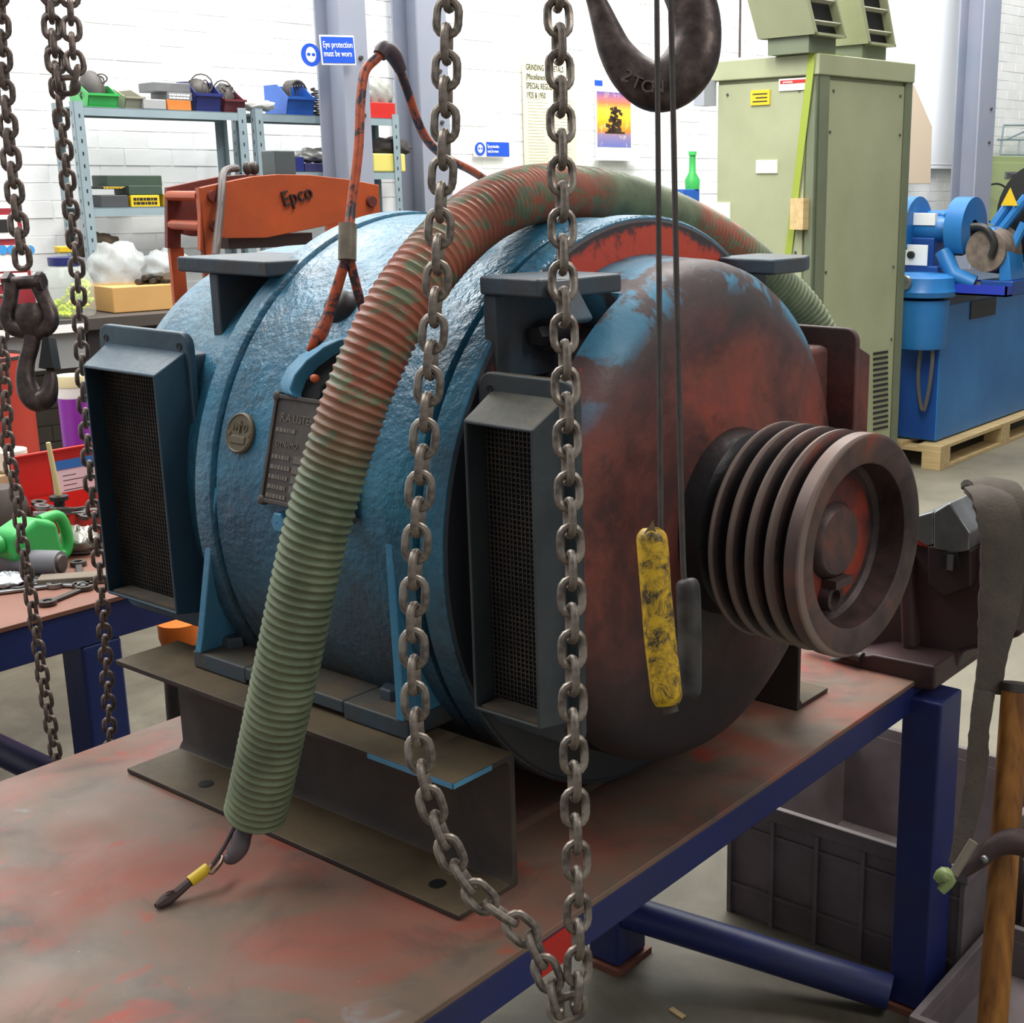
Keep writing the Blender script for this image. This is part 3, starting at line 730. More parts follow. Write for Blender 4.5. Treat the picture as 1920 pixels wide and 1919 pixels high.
def facebox(name, px0, px1, py0, py1, m, th=.004, txt=None, tc=None, lab=None):
    n0, z1 = bn(px1, py0, CW0); n1_, z0 = bn(px0, py1, CW0)
    b = MB(); b.bb(-th, .006, n0 - CN0, n1_ - CN0, z0, z1); o = obj(name, b, m, t)
    if lab: o['label'] = lab
    if txt:
        if txt == 'powermatic':
            text('lettering', txt, (z1 - z0) * .95, tc, t, Matrix.Translation((-th - .001, (n1_ - CN0) - .02, z0 + (z1 - z0) * .2)) @ Matrix.Rotation(-PI / 2, 4, 'Z') @ RX, sx=.8)
        else:
            b = MB()
            for k in range(3): b.bb(-th - .001, -th, n0 - CN0 + .015, n1_ - CN0 - .015 - .02 * (k % 2), z0 + (z1 - z0) * (.2 + .25 * k), z0 + (z1 - z0) * (.28 + .25 * k))
            p_ = obj('faint_print', b, tc, t); p_['kind'] = 'stuff'
    return n0 - CN0, n1_ - CN0, z0, z1
facebox('yellow_label', 1408, 1444, 168, 198, YEL, txt='BRITISH APPROVED', tc=BLACKP)
facebox('white_label', 1461, 1517, 145, 171, WHITE)
facebox('red_strip', 1464, 1516, 148, 158, REDP, .006, txt='powermatic', tc=WHITE)
facebox('blank_label', 1418, 1458, 300, 325, simple('cream_label', 'e4e6c9', .6))
facebox('blank_label', 1323, 1369, 380, 424, simple('cream_label2', 'e8ead8', .6))
facebox('wood_packing_piece', 1492, 1518, 372, 430, WOOD, .05)
facebox('switch_box', 1322, 1342, 150, 200, simple('grey_switch_box', '9a9ea6', .5), .09)
b = MB()
a0, a1 = Vector((-.012, bn(1525, 108, CW0)[0] - CN0, CH)), Vector((-.004, bn(1478, 480, CW0)[0] - CN0, bn(1478, 480, CW0)[1]))
pts = [Vector((.2, a0.y - .02, CH + .004)), Vector((-.014, a0.y, CH + .004)), Vector((-.02, a0.y, CH - .06)), a1, a1 + (a1 - a0) * 1.1 + Vector((.004, 0, 0))]
for i in range(4):
    p, q = pts[i], pts[i + 1]; s_ = Vector((0, .022, 0))
    b.add([p - s_, p + s_, q + s_, q - s_, p - s_ + Vector((.003, 0, -.003)), p + s_ + Vector((.003, 0, -.003)), q + s_ + Vector((.003, 0, -.003)), q - s_ + Vector((.003, 0, -.003))],
          [(0, 1, 2, 3), (7, 6, 5, 4), (0, 4, 5, 1), (2, 6, 7, 3), (1, 5, 6, 2), (0, 3, 7, 4)])
obj('strap', b, simple('lime_strap', '8f9f38', .6), t)
# louvred outlets standing on the cabinet
def outlet(label, pa, wdir):
    (x0t, x1t, x0b, x1b, ytop, ybot, dpt, n) = pa
    w0t, zt = bw(x0t, ytop, n); w1t, _ = bw(x1t, ytop, n); w0b, zb = bw(x0b, ybot, n); w1b, _ = bw(x1b, ybot, n)
    zb = max(zb, CH + .08)
    zz = zt + .55; k = (zz - zb) / (zt - zb); w0T = w0b + (w0t - w0b) * k; w1T = w1b + (w1t - w1b) * k
    t = thing('air_outlet', label, 'air outlet', bm3(w0b, n, CH), BAZ, 'louvred air outlets on the cabinet')
    h0, h1 = zb - CH, zz - CH; q = lambda w_: w_ - w0b
    b = MB()
    b.prism([(q(w0b) + .02, .001), (q(w1b) - .02, .001), (q(w1b) - .02, h0), (q(w0b) + .02, h0)], 'y', .05, dpt - .05); obj('neck', b, GREEN2, t)
    b = MB(); fr = .03
    b.prism([(q(w0b), h0), (q(w0b) + fr, h0), (q(w0T) + fr, h1), (q(w0T), h1)], 'y', 0, dpt); b.prism([(q(w1b) - .01, h0), (q(w1b), h0), (q(w1T), h1), (q(w1T) - .01, h1)], 'y', 0, dpt)
    b.prism([(q(w0b), h0), (q(w1b), h0), (q(w1b), h0 + .012), (q(w0b), h0 + .012)], 'y', 0, dpt); obj('casing', b, GREEN, t)
    b = MB(); b.prism([(q(w0b) + fr, h0), (q(w1b) - .01, h0), (q(w1T) - .01, h1), (q(w0T) + fr, h1)], 'y', .05, .07); obj('back', b, BLACKP, t)
    for i in range(7):
        f = (i + .6) / 7; h = h0 + (h1 - h0) * f; dx = (w0T - w0b) * f; dx2 = (w1T - w1b) * f
        b = MB(); b.box(((q(w0b) + fr + dx + q(w1b) + dx2) / 2, .022, h), (w1b + dx2 - w0b - dx - fr, .035, .006), R=Matrix.Rotation(math.radians(-20), 3, 'X')); obj('louvre', b, simple('louvre_grey', 'b5b5a2', .5), t)
    return t
outlet('front-left louvred air outlet on the green cabinet', (1512, 1572, 1527, 1587, 0, 76, .36, 4.16), 1)
outlet('right louvred air outlet on the green cabinet', (1613, 1667, 1627, 1680, 0, 98, .42, 4.24), 1)
# duct hopper behind the cabinet
n = 5.72
w0, z0 = bw(1690, 345, n); t = thing('duct_hopper', 'beige sheet duct with a sloping top behind the green cabinet', 'duct', bm3(w0, n, z0), BAZ)
P_ = [bw(a, c, n) for a, c in ((1690, 345), (1745, 345), (1748, 238), (1714, 158), (1690, 158))]
b = MB(); b.prism([(p[0] - w0, p[1] - z0) for p in P_], 'y', 0, .2); obj('hopper', b, simple('beige_pink_duct', 'c4b29c', .6), t, .004)
# bottle and blue bin left of the cabinet
n = 5.75
w0, z0 = bw(1298, 355, n)
t = thing('bottle', 'green bottle standing on a small blue bin left of the cabinet', 'bottle', bm3(w0, n, z0), BAZ)
h = bw(1298, 284, n)[1] - z0
b = MB(); b.lathe([(0, .001), (0, .045), (h * .25, .048), (h * .45, .022), (h * .9, .02)], (0, 0, 0), 'z', 20); obj('bottle_body', b, GBRT, t)
b = MB(); b.lathe([(h * .9, .026), (h, .026), (h, .001)], (0, 0, 0), 'z', 16); obj('cap', b, simple('cap_green', '3fb35a', .4), t)
itembox('storage_bin', 'small blue bin left of the green cabinet under the bottle', 'bin', 1282, 1312, 355, z0 - .12, n - .04, .12, BLUEP)
itembox('small_shelf', 'dark wall bracket shelf carrying the blue bin', 'shelf', 1276, 1316, 384, z0 - .16, n - .08, .32, DARKSTEEL)
# starter box, ladder, cable on the wall at the right
n = 5.72
w0, zt = bw(1852, 292, n); w1, zb = bw(1960, 620, n)
t = thing('starter_cabinet', 'pale green starter cabinet at the right edge with a grey START plate', 'cabinet', bm3(w0, n, 0), BAZ)
b = MB(); b.bb(0, w1 - w0, 0, .2, .05, zt); obj('body', b, simple('pale_green', '9fae78', .5), t, .005)
b = MB(); b.bb(.03, w1 - w0 - .03, -.01, 0, .1, zt - .05); obj('door', b, simple('pale_green_door', 'a5b37e', .5), t, .003)
a_, z1 = bw(1882, 322, n); _, z2 = bw(1882, 335, n)
b = MB(); b.bb(a_ - w0, a_ - w0 + .5, -.014, -.01, z2, z1); obj('start_plate', b, GREY, t)
text('lettering', 'START', (z1 - z2) * .9, BLACKP, t, Matrix.Translation((a_ - w0 + .03, -.016, z2 + .005)) @ RX, sx=1.0)
a_, z1 = bw(1902, 336, n); _, z2 = bw(1902, 343, n)
b = MB(); b.bb(a_ - w0, a_ - w0 + .2, -.014, -.01, z2, z1); obj('yellow_label', b, YEL, t)
a_, z1 = bw(1902, 345, n); _, z2 = bw(1902, 364, n)
b = MB(); b.bb(a_ - w0, a_ - w0 + .2, -.014, -.01, z2, z1); obj('meter', b, BLACKP, t); b = MB(); b.bb(a_ - w0 + .02, a_ - w0 + .16, -.016, -.014, z2 + .02, z1 - .01); obj('meter_scale', b, WHITE, t)
b = MB(); b.bb(.05, w1 - w0 - .05, .05, .18, 0, .05); obj('plinth', b, BLACKP, t)
w0, z0 = bw(1842, 388, n - .1)
pts = [bw(a, c, n - .1) for a, c in ((1836, 372), (1842, 360), (1860, 346), (1880, 348), (1895, 368), (1890, 400), (1872, 420), (1850, 412), (1840, 392))]
b = MB(); b.tube([(p[0], 0, p[1]) for p in pts], .008, 8, sub=5)
o = tag(obj('power_cable', b, BLACKP), 'dark looped power cable hanging in front of the pale green starter cabinet', 'cable'); setmat(o, BN * (n - .1), BAZ)
t = thing('wire_rack', 'thin white wire rack on the wall above the starter cabinet', 'rack', bm3(0, 5.9, 0), BAZ)
for (a, c, a2, c2) in ((1875, 290, 1882, 235), (1882, 235, 1960, 235), (1870, 262, 1960, 262), (1908, 290, 1912, 262), (1886, 262, 1930, 243), (1875, 290, 1960, 291)):
    p, q = bw(a, c, 5.9), bw(a2, c2, 5.9)
    b = MB(); b.tube([(p[0], 0, p[1]), (q[0], 0, q[1])], .008, 6); obj('rail', b, SHELF, t)

# ================================================================== BLUE GRINDING BENCH ON A PALLET
XB, YB = -3.22, 7.16
zb = .16; zt = at(1757, 572, 'y', YB).z
t = thing('grinding_bench', 'large blue steel machine bench standing on a wooden pallet', 'bench', (XB, YB, .15))
zt -= .15
b = MB(); b.bb(-1.0, 0, 0, 2.2, 0, zt); obj('cabinet_body', b, MACHB, t, .01)
b = MB(); b.bb(-.99, -.01, -.008, 0, .01, zt - .03); obj('end_panel', b, MACHD, t)
b = MB(); b.bb(-1.02, .02, -.02, 2.22, zt, zt + .06); obj('worktop', b, simple('blue_black_top', '2d4a63', .5, 0, '3a3638', 4, .5), t, .004)
p0 = at(1820, 560, 'x', XB); p1 = at(1865, 590, 'x', XB)
b = MB(); b.bb(0, .006, p0.y - YB, p1.y - YB, p1.z - .15, p0.z - .17); obj('dark_opening', b, BLACKP, t)
sw = yz(1741, 602, YB - .02)
b = MB(); b.box((sw[0] - XB, -.05, sw[1] - .15), (.09, .09, .12)); obj('switch_box', b, MACHB, t, .01)
pts = ymap([(1738, 620), (1726, 660), (1722, 720), (1730, 770), (1740, 740), (1748, 680), (1747, 625)], YB - .06)
b = MB(); b.tube([(p[0] - XB, -.06, p[1] - .15) for p in pts], .012, 8, sub=5); obj('hanging_cable', b, simple('cable_grey', '55514c', .5), t)
# motor column left of the bench end
cx, _ = yz(1722, 600, YB - .14)
z1 = yz(1722, 560, YB)[1] - .15; z0 = yz(1722, 650, YB)[1] - .15
b = MB(); b.lathe([(z0, .001), (z0, .15), (z0 + .03, .16), (z1, .16), (z1, .001)], (cx - XB - .04, -.02, 0), 'z', 32); obj('dust_drum', b, MACHB, t)
z2 = yz(1722, 512, YB)[1] - .15
b = MB(); b.lathe([(z1 + .02, .001), (z1 + .02, .19), (z1 + .05, .2), (z1 + .07, .19), (z2 - .02, .18), (z2, .14), (z2, .001)], (cx - XB - .04, -.02, 0), 'z', 32); obj('drum_head', b, MACHB, t)
b = MB(); b.lathe([(-.02, .0001), (-.02, .04), (0, .045)], (cx - XB - .06, -.21, (z1 + z2) / 2 + .03), 'y', 20); obj('dial', b, STEEL, t)
# tray on the bench
zz = zt + .062
b = MB(); pa = at(1765, 540, 'z', zz + .15); pb = at(1862, 530, 'z', zz + .15)
t2 = thing('parts_tray', 'bright blue shallow tray of small parts on the grinding bench', 'tray', (at(1768, 540, 'y', YB + .05).x, YB + .02, zz + .152))
b = MB(); b.bb(0, .4, 0, .4, 0, .01); b.bb(0, .4, 0, .01, 0, .06); b.bb(0, .4, .39, .4, 0, .06); b.bb(0, .01, 0, .4, 0, .06); b.bb(.39, .4, 0, .4, 0, .06); obj('tray', b, simple('ultramarine_plastic', '2438a8', .4), t2)
b = MB(); b.ell((.2, .2, .03), (.17, .17, .035), 20, 8); o = obj('small_parts', b, simple('grey_parts', '9a9a94', .5, .3, '5d5d5a', 60, .4, .5, 90), t2); o['kind'] = 'stuff'
# double-ended grinder
YG = YB + .25
g0 = yz(1748, 425, YG); gz = zt + .15 + .062
t = thing('bench_grinder', 'blue double-ended bench grinder with switch plate on its pedestal', 'grinder', (g0[0], YG, gz))
ax_ = lambda px, py: (yz(px, py, YG)[0] - g0[0], yz(px, py, YG)[1] - gz)
c = ax_(1748, 430); r = abs(ax_(1748, 405)[1] - ax_(1748, 455)[1]) / 2
xl, xr = ax_(1706, 430)[0], ax_(1788, 430)[0]
b = MB(); b.lathe([(xl, .001), (xl, r * .55), (xl + .03, r * .8), (xl + .06, r), (xr - .08, r), (xr - .04, r * .75), (xr, r * .4), (xr, .001)], (0, 0, c[1]), 'x', 36); obj('motor_housing', b, MACHB, t)
b = MB(); b.bb(xl + .04, xr - .08, -.09, .09, .14, c[1] - r * .6); b.bb(xl - .02, xr - .02, -.14, .14, .1, .15); b.bb(xl + .1, xr - .14, -.06, .06, .0, .1); obj('pedestal', b, MACHD, t, .01)
b = MB(); q = ax_(1730, 476); b.bb(q[0] - .1, q[0] + .1, -.15, -.142, q[1] - .06, q[1] + .06); obj('switch_plate', b, WHITE, t)
b = MB(); b.lathe([(-.17, .0001), (-.17, .022), (-.15, .022)], (q[0], 0, q[1]), 'y', 14); obj('switch_knob', b, BLACKP, t)
b = MB(); q = ax_(1735, 412); b.bb(q[0] - .1, q[0] + .1, -r - .004, -r * .6, q[1] - .03, q[1] + .04); obj('name_plate', b, WHITE, t)
for (px, nm) in ((1803, 1), (1700, 0)):
    q = ax_(px, 432)
    b = MB(); b.lathe([(-.03, .001), (-.03, .15), (.03, .15), (.03, .001)], (q[0] - .02, 0, c[1]), 'x', 36); obj('grinding_wheel', b, simple('grinding_stone', '6f6258', .9, 0, '5c5048', 30, .4), t)
    b = MB(); b.lathe([(-.05, .10), (-.05, .19), (.06, .19), (.06, .06)], (q[0] + .02, 0, c[1]), 'x', 36, a0=-.6, a1=3.9); obj('wheel_guard', b, MACHB, t)
b = MB(); q = ax_(1812, 470); b.tube([(q[0] - .08, -.15, c[1] - .12), (q[0], -.17, c[1] - .25), (q[0] + .12, -.14, c[1] - .3)], .05, 12); obj('spark_chute', b, MACHB, t)
b = MB(); b.lathe([(.04, .001), (.04, r * .4), (.1, r * .5), (.16, r * .75), (.24, r * .8), (.24, .001)], (xl - .02, .35, c[1] + .06), 'x', 28); obj('second_motor', b, MACHB, t)
b = MB(); b.bb(xl + .02, xr - .1, .1, .5, c[1] + .0, c[1] + r * 1.35); obj('belt_cover', b, MACHB, t, .03)
# big wheel guard machine on the right
YG2 = YB + .1
g0 = yz(1862, 470, YG2)
t = thing('belt_linisher', 'blue belt linisher with a large curved guard and black drum', 'machine', (g0[0], YG2, gz))
ax2 = lambda px, py: (yz(px, py, YG2)[0] - g0[0], yz(px, py, YG2)[1] - gz)
outer = [(1838, 424), (1862, 428), (1880, 446), (1892, 480), (1896, 528)]; inner = [(1872, 530), (1872, 490), (1862, 460), (1850, 444), (1838, 440)]
b = MB(); b.prism([ax2(*p) for p in outer + inner], 'y', 0, .22); obj('curved_guard', b, MACHB, t, .01)
q = ax2(1850, 470); b = MB(); b.lathe([(-.02, .001), (-.02, .12), (.18, .14), (.18, .001)], (q[0], 0, q[1]), 'y', 32); obj('contact_wheel', b, simple('dusty_wheel', '7d6f62', .8, 0, '5a4f47', 20, .4), t)
b = MB(); b.tube([(ax2(1825, 425)[0], -.02, ax2(1825, 425)[1]), (ax2(1852, 428)[0], -.03, ax2(1852, 428)[1]), (ax2(1868, 455)[0], -.03, ax2(1868, 455)[1]), (ax2(1862, 482)[0], -.03, ax2(1862, 482)[1])], .022, 10, sub=5); obj('black_hose', b, BLACKP, t)
q = ax2(1912, 410); b = MB(); b.lathe([(.25, .001), (.25, .30), (.38, .30), (.38, .001)], (q[0] + .06, 0, q[1] + .02), 'y', 40); obj('belt_drum', b, BLACKP, t)
b = MB(); b.lathe([(.2, .001), (.2, .07), (.25, .09), (.25, .001)], (q[0] + .02, 0, q[1] - .0), 'y', 20); obj('drum_hub', b, STEEL, t)
for (a, c_, a2, c2) in ((1848, 424, 1872, 384), (1862, 432, 1906, 370), (1884, 465, 1902, 420)):
    p, q2 = ax2(a, c_), ax2(a2, c2); b = MB(); b.tube([(p[0], .12, p[1]), (q2[0], .15, q2[1])], .028, 8); obj('arm', b, MACHB, t)
b = MB(); q = ax2(1880, 376); b.prism([(q[0] - .05, q[1] - .03), (q[0] + .05, q[1] - .03), (q[0], q[1] + .07)], 'y', .1, .104); obj('warning_triangle', b, YEL, t)
b = MB(); b.bb(ax2(1838, 520)[0], ax2(1900, 520)[0], 0, .3, 0, ax2(1850, 525)[1]); obj('base', b, MACHD, t, .01)
# pallet
t = thing('wooden_pallet', 'pale wooden pallet on the floor under the blue bench', 'pallet', (XB + .08, YB - .1, 0))
for k in range(5):
    b = MB(); b.bb(-1.15 + k * .25, -1.15 + k * .25 + .15, 0, 2.0, .122, .144); obj('deck_board', b, WOOD, t, .002)
for y in (0, .93, 1.86):
    b = MB(); b.bb(-1.15, 0, y, y + .14, .1, .122); obj('cross_board', b, WOOD, t, .002)
    for x in (-1.15, -.65, -.12):
        b = MB(); b.bb(x, x + .12, y, y + .14, .022, .1); obj('block', b, WOOD, t, .002)
for x in (-1.15, -.65, -.12):
    b = MB(); b.bb(x, x + .12, 0, 2.0, 0, .022); obj('bottom_board', b, WOOD, t, .002)
b = MB(); b.bb(-1.15, -1.0, 0, 2.0, .122, .144)

# ================================================================== ORANGE PRESS
NP = 3.55
w0, z0 = bw(375, 450, NP)
t = thing('hydraulic_press', 'orange steel frame press behind the machine with black script lettering', 'press', bm3(w0, NP, 0), BAZ)
PP = lambda px, py, n=NP: (bw(px, py, n)[0] - w0, bw(px, py, n)[1])
front = [PP(*p) for p in ((376, 352), (440, 338), (475, 331), (520, 327), (580, 328), (650, 336), (711, 347), (713, 408), (640, 418), (500, 446), (425, 447), (402, 442), (402, 470), (376, 470))]
b = MB(); b.prism(front, 'y', 0, .02); obj('front_plate', b, ORANGE, t, .002)
b = MB(); b.prism([(p[0] + .0, p[1]) for p in front], 'y', .20, .22); obj('rear_plate', b, ORANGED, t, .002)
x0, x1 = PP(376, 400)[0], PP(402, 400)[0]
b = MB(); b.bb(x0, x0 + .006, -.0, .02, .1, PP(376, 352)[1]); b.bb(x0, x1, .0, .016, 0, PP(376, 470)[1]); b.bb(x0, x1, .204, .22, 0, PP(376, 470)[1]); obj('upright', b, ORANGE, t)
xr_ = PP(711, 400)[0]
b = MB(); b.bb(xr_ - .06, xr_, .0, .016, 0, PP(711, 408)[1]); b.bb(xr_ - .06, xr_, .204, .22, 0, PP(711, 408)[1]); obj('upright', b, ORANGE, t)
for (px, py) in ((398, 368), (402, 424)):
    q = PP(px, py); b = MB(); b.lathe([(-.012, .0001), (-.012, .016), (0, .016), (.24, .012)], (q[0], 0, q[1]), 'y', 12); obj('tie_bolt', b, ORANGED, t)
    b = MB(); b.tube([(x0 + .01, .02, q[1]), (x0 + .01, .2, q[1])], .014, 10); obj('spacer', b, ORANGE, t)
b = MB(); q = PP(695, 378); b.lathe([(-.012, .0001), (-.012, .016), (0, .018)], (q[0], 0, q[1]), 'y', 12); obj('tie_bolt', b, ORANGED, t)
b = MB(); q0, q1 = PP(440, 442), PP(600, 462); b.bb(q0[0], q1[0], .04, .18, q1[1], q0[1]); obj('jaw_block', b, simple('press_dark', '3c2a27', .6), t)
q = PP(531, 388)
text('lettering', 'Epco', .062, simple('script_black', '33201c', .5), t, Matrix.Translation((q[0], -.003, q[1])) @ Matrix.Rotation(-.22, 4, 'Y') @ RX @ Matrix.Shear('XY', 4, (.3, 0)) if False else Matrix.Translation((q[0], -.004, q[1])) @ Matrix.Rotation(-.25, 4, 'Y') @ RX, ext=.004, sx=.85)
b = MB(); q0, q1 = PP(505, 330, NP + .1), PP(540, 283, NP + .1); b.bb(q0[0], q1[0], .06, .14, q0[1], q1[1]); obj('top_block', b, simple('grey_block', '4d585a', .5), t, .004)
pts = [PP(a, c, NP - .1) for a, c in ((404, 480), (418, 440), (432, 395), (444, 355), (455, 333), (470, 320), (492, 315), (510, 315))]
b = MB(); b.tube([(p[0], -.1 + .2 * i / 7, p[1]) for i, p in enumerate(pts)], .011, 10, sub=5); obj('bent_handle', b, simple('handle_grey', '544b48', .5, .3), t)
b = MB()
for k, px in enumerate((490, 503)):
    q = PP(px, 315, NP); b.ell((q[0], .08, q[1]), (.014, .014, .02), 12, 8)
obj('pipe_fitting', b, DARKSTEEL, t)

# ================================================================== LEFT BENCH AND WHAT STANDS ON IT
t = thing('side_bench', 'bench with red-brown top and navy frame at the left, behind the hoist chains', 'bench', (-2.75, 1.0, 0))
b = MB(); b.bb(-1.5, 0, -1.5, .80, T - .012, T); obj('bench_top', b, TABLE2, t, .002)
b = MB(); b.bb(-.045, -.005, -1.48, .79, T - .1, T - .013); b.bb(-1.495, -1.455, -1.48, .79, T - .1, T - .013); b.bb(-1.455, -.045, .75, .79, T - .1, T - .013); obj('apron', b, NAVY, t, .003)
for (x, y) in ((-.1, .51), (-1.49, .51), (-.1, -1.45), (-1.49, -1.45)):
    b = MB(); b.bb(x, x + .095, y, y + .1, 0, T - .1); obj('leg', b, NAVY, t, .008)
p = at(0, 1300, 'x', -2.95); p2 = at(150, 1400, 'y', 1.56)
b = MB(); b.tube([(-1.4, .56, .2), (-.05, .56, .2)], .038, 16); obj('stretcher', b, NAVY, t)
b = MB(); b.tube([(-1.44, -1.4, .2), (-1.44, .56, .2)], .038, 16); obj('stretcher', b, NAVY, t)
# red toolbox
f = at(150, 1012, 'z', T); xf = f.x; zf = at(150, 962, 'x', xf).z
xl = xf - .26; l0 = at(20, 868, 'x', xl); l1 = at(165, 822, 'x', xl)
t = thing('red_toolbox', 'open red metal toolbox with a sticker sheet inside its lid', 'toolbox', (xf - .13, l0.y + .3, T))
ox, oy = xf - .13, l0.y + .3
y0, y1 = l0.y - oy, l0.y + .38 - oy; hz = zf - T
b = MB(); b.bb(-.13, .13, y0, y1, .002, .006); b.bb(.127, .13, y0, y1, .002, hz); b.bb(-.13, -.127, y0, y1, .002, hz); b.bb(-.13, .13, y0, y0 + .003, .002, hz); b.bb(-.13, .13, y1 - .003, y1, .002, hz); obj('tray', b, REDP, t)
b = MB(); lz = (l0.z + l1.z) / 2 - T; b.bb(-.14, -.135, y0, y1, hz * .7, lz); b.bb(-.14, -.12, y0, y0 + .004, hz * .7, lz); b.bb(-.14, -.12, y0, y1, lz - .004, lz); obj('lid', b, REDP, t)
s0 = at(95, 862, 'x', xl); s1 = at(168, 938, 'x', xl)
b = MB(); b.bb(-.135, -.131, s0.y - oy, s1.y - oy + .06, at(105, 930, 'x', xl).z - T, s0.z - T - .01); obj('sticker_sheet', b, simple('sticker_grey', 'cfcfd4', .5), t)
b = MB(); b.bb(-.131, -.129, s0.y - oy, s1.y - oy + .06, s0.z - T - .035, s0.z - T - .008); obj('blue_header', b, simple('header_blue', '2470b8', .5), t)
b = MB()
for k in range(5): b.bb(-.131, -.1305, s0.y - oy + .03, s0.y - oy + .07 + .02 * (k % 2), s0.z - T - .055 - k * .014, s0.z - T - .053 - k * .014)
obj('print_lines', b, BLACKP, t)
rnd = random.Random(11)
def spanner(i, px, py, z, ang, ln, m, label, tilt=0.0):
    p = at(px, py, 'z', z)
    t = thing('spanner', label, 'tool', p, ang, 'spanners and fittings on the side bench')
    R_ = Matrix.Rotation(tilt, 4, 'Y')
    b = MB(); b.bb(-ln / 2, ln / 2, -.008, .008, .001, .008, R_); obj('shaft', b, m, t, .002)
    for s in (-1, 1):
        b = MB(); b.lathe([(.001, .010), (.001, .02), (.011, .02), (.011, .010), (.001, .010)], (s * ln / 2, 0, 0), 'z', 14, R_, a0=.6 if s > 0 else 0, a1=5.6 if s > 0 else 2 * PI); obj('jaw', b, m, t)
SP = [(10, 1085, .2, .2, STEEL, 'bright spanner at the left edge of the side bench'), (35, 1110, 1.1, .16, STEEL, 'bright spanner below the grey mallet head'), (70, 1085, 2.2, .18, DARKSTEEL, 'dark spanner under the grey mallet head'), (105, 1100, .5, .14, STEEL, 'short bright spanner near the bench edge, beside the chain'), (150, 1080, -.5, .2, DARKSTEEL, 'dark spanner beside the second left chain'), (140, 1040, .9, .2, STEEL, 'spanner behind the green jug, near the foil'), (125, 1120, 1.9, .12, DARKSTEEL, 'small dark spanner at the very edge of the side bench')]
for i, (px, py, a, ln, m, lb) in enumerate(SP): spanner(i, px, py, T + .001, a, ln, m, lb)
for i, (px, py, a) in enumerate(((118, 960, .3), (140, 958, 1.0), (158, 955, 2.0), (130, 965, 1.6))):
    spanner(i, px, py, T + hz + .0, a, .16, (DARKSTEEL, STEEL)[i % 2], ['dark spanner heaped at the left end of the red toolbox', 'bright spanner heaped in the red toolbox behind the brush', 'dark spanner at the right of the heap in the red toolbox', 'bright spanner lowest in the heap of the red toolbox'][i], tilt=.15)
# brush
p = at(111, 938, 'z', T + hz + .03)
t = thing('parts_brush', 'pale wooden stick with black ferrule standing in the toolbox', 'brush', p)
hh = at(103, 828, 'x', p.x).z - p.z
b = MB(); b.tube([(0, 0, .012), (-.0, -.012, hh)], [.008, .006], 10); obj('handle', b, simple('pale_wood', 'cdbb85', .6), t)
b = MB(); b.lathe([(-.03, .001), (-.03, .013), (0, .014), (0, .024), (.012, .024), (.014, .001)], (0, 0, 0), 'z', 16); obj('ferrule', b, BLACKP, t)
# green jug
p = at(78, 1062, 'z', T)
JS = .84
t = thing('green_jug', 'bright green plastic jug with a side handle lying on the side bench', 'jug', p + Vector((0, 0, .0)), math.radians(100))
Rj = Matrix.Rotation(.35, 4, 'Y')
b = MB(); poly = [(-.12, .01), (.10, .0), (.12, .03), (.12, .12), (.10, .15), (-.05, .16), (-.13, .10)]
b.prism([(q[0], q[1]) for q in [(-.11, .05), (-.04, .0), (.03, .0), (.04, .03), (.03, .115), (-.03, .135), (-.10, .11)]], 'y', -.045, .045); obj('body', b, GBRT, t, .018)
b = MB(); b.tube([(.03, 0, .02), (.07, 0, .015), (.085, 0, .05), (.075, 0, .10), (.055, 0, .118), (.01, 0, .115)], .015, 12, sub=4); obj('handle', b, GBRT, t)
b = MB(); b.lathe([(-.035, .0001), (-.035, .022), (-.01, .024)], (-.10, 0, .085), 'x', 16); obj('spout', b, GBRT, t)
# mallet / roller
p = at(60, 1078, 'z', T)
t = thing('rubber_mallet', 'grey rubber mallet head with a cream end lying on the side bench', 'mallet', p + Vector((0, 0, .032)), math.radians(28))
b = MB(); b.lathe([(-.10, .001), (-.10, .028), (-.09, .03), (.07, .032), (.08, .03), (.08, .001)], (0, 0, 0), 'x', 24); obj('head', b, simple('grey_rubber', '6d6c70', .6), t)
b = MB(); b.ell((-.105, 0, 0), (.03, .026, .026), 18, 10); obj('cream_face', b, simple('cream_rubber', 'a8976a', .6), t)
b = MB(); b.lathe([(.08, .024), (.086, .02), (.086, .001)], (0, 0, 0), 'x', 20); obj('end_ring', b, DARKSTEEL, t)
for (px, py, rx, ry, rz_, m, lb, sd) in ((15, 1100, .05, .04, .015, simple('foil', 'c8cdd0', .25, .6), 'crumpled silver foil at the left edge of the side bench', 3), (150, 1035, .06, .05, .03, simple('foil_dark', '8d8a80', .3, .5), 'crumpled dark foil behind the green jug', 7)):
    p = at(px, py, 'z', T); t = thing('foil_wrap', lb, 'foil', p); b = MB(); b.ell((0, 0, rz_), (rx, ry, rz_), 22, 12); rr = random.Random(sd)
    b.v = [(v[0] * rr.uniform(.75, 1.2), v[1] * rr.uniform(.75, 1.2), max(v[2] * rr.uniform(.8, 1.25), .001)) for v in b.v]; b.soft = True; obj('folds', b, m, t)
p = at(158, 1092, 'z', T); t = thing('wood_offcut', 'grey-brown wooden offcut on the side bench near the air hood', 'wood', p, math.radians(50)); b = MB(); b.bb(-.1, .1, -.025, .025, .001, .02); obj('block', b, simple('grey_wood', '7b6f61', .8, 0, '685c4e', 12, .4), t, .003)
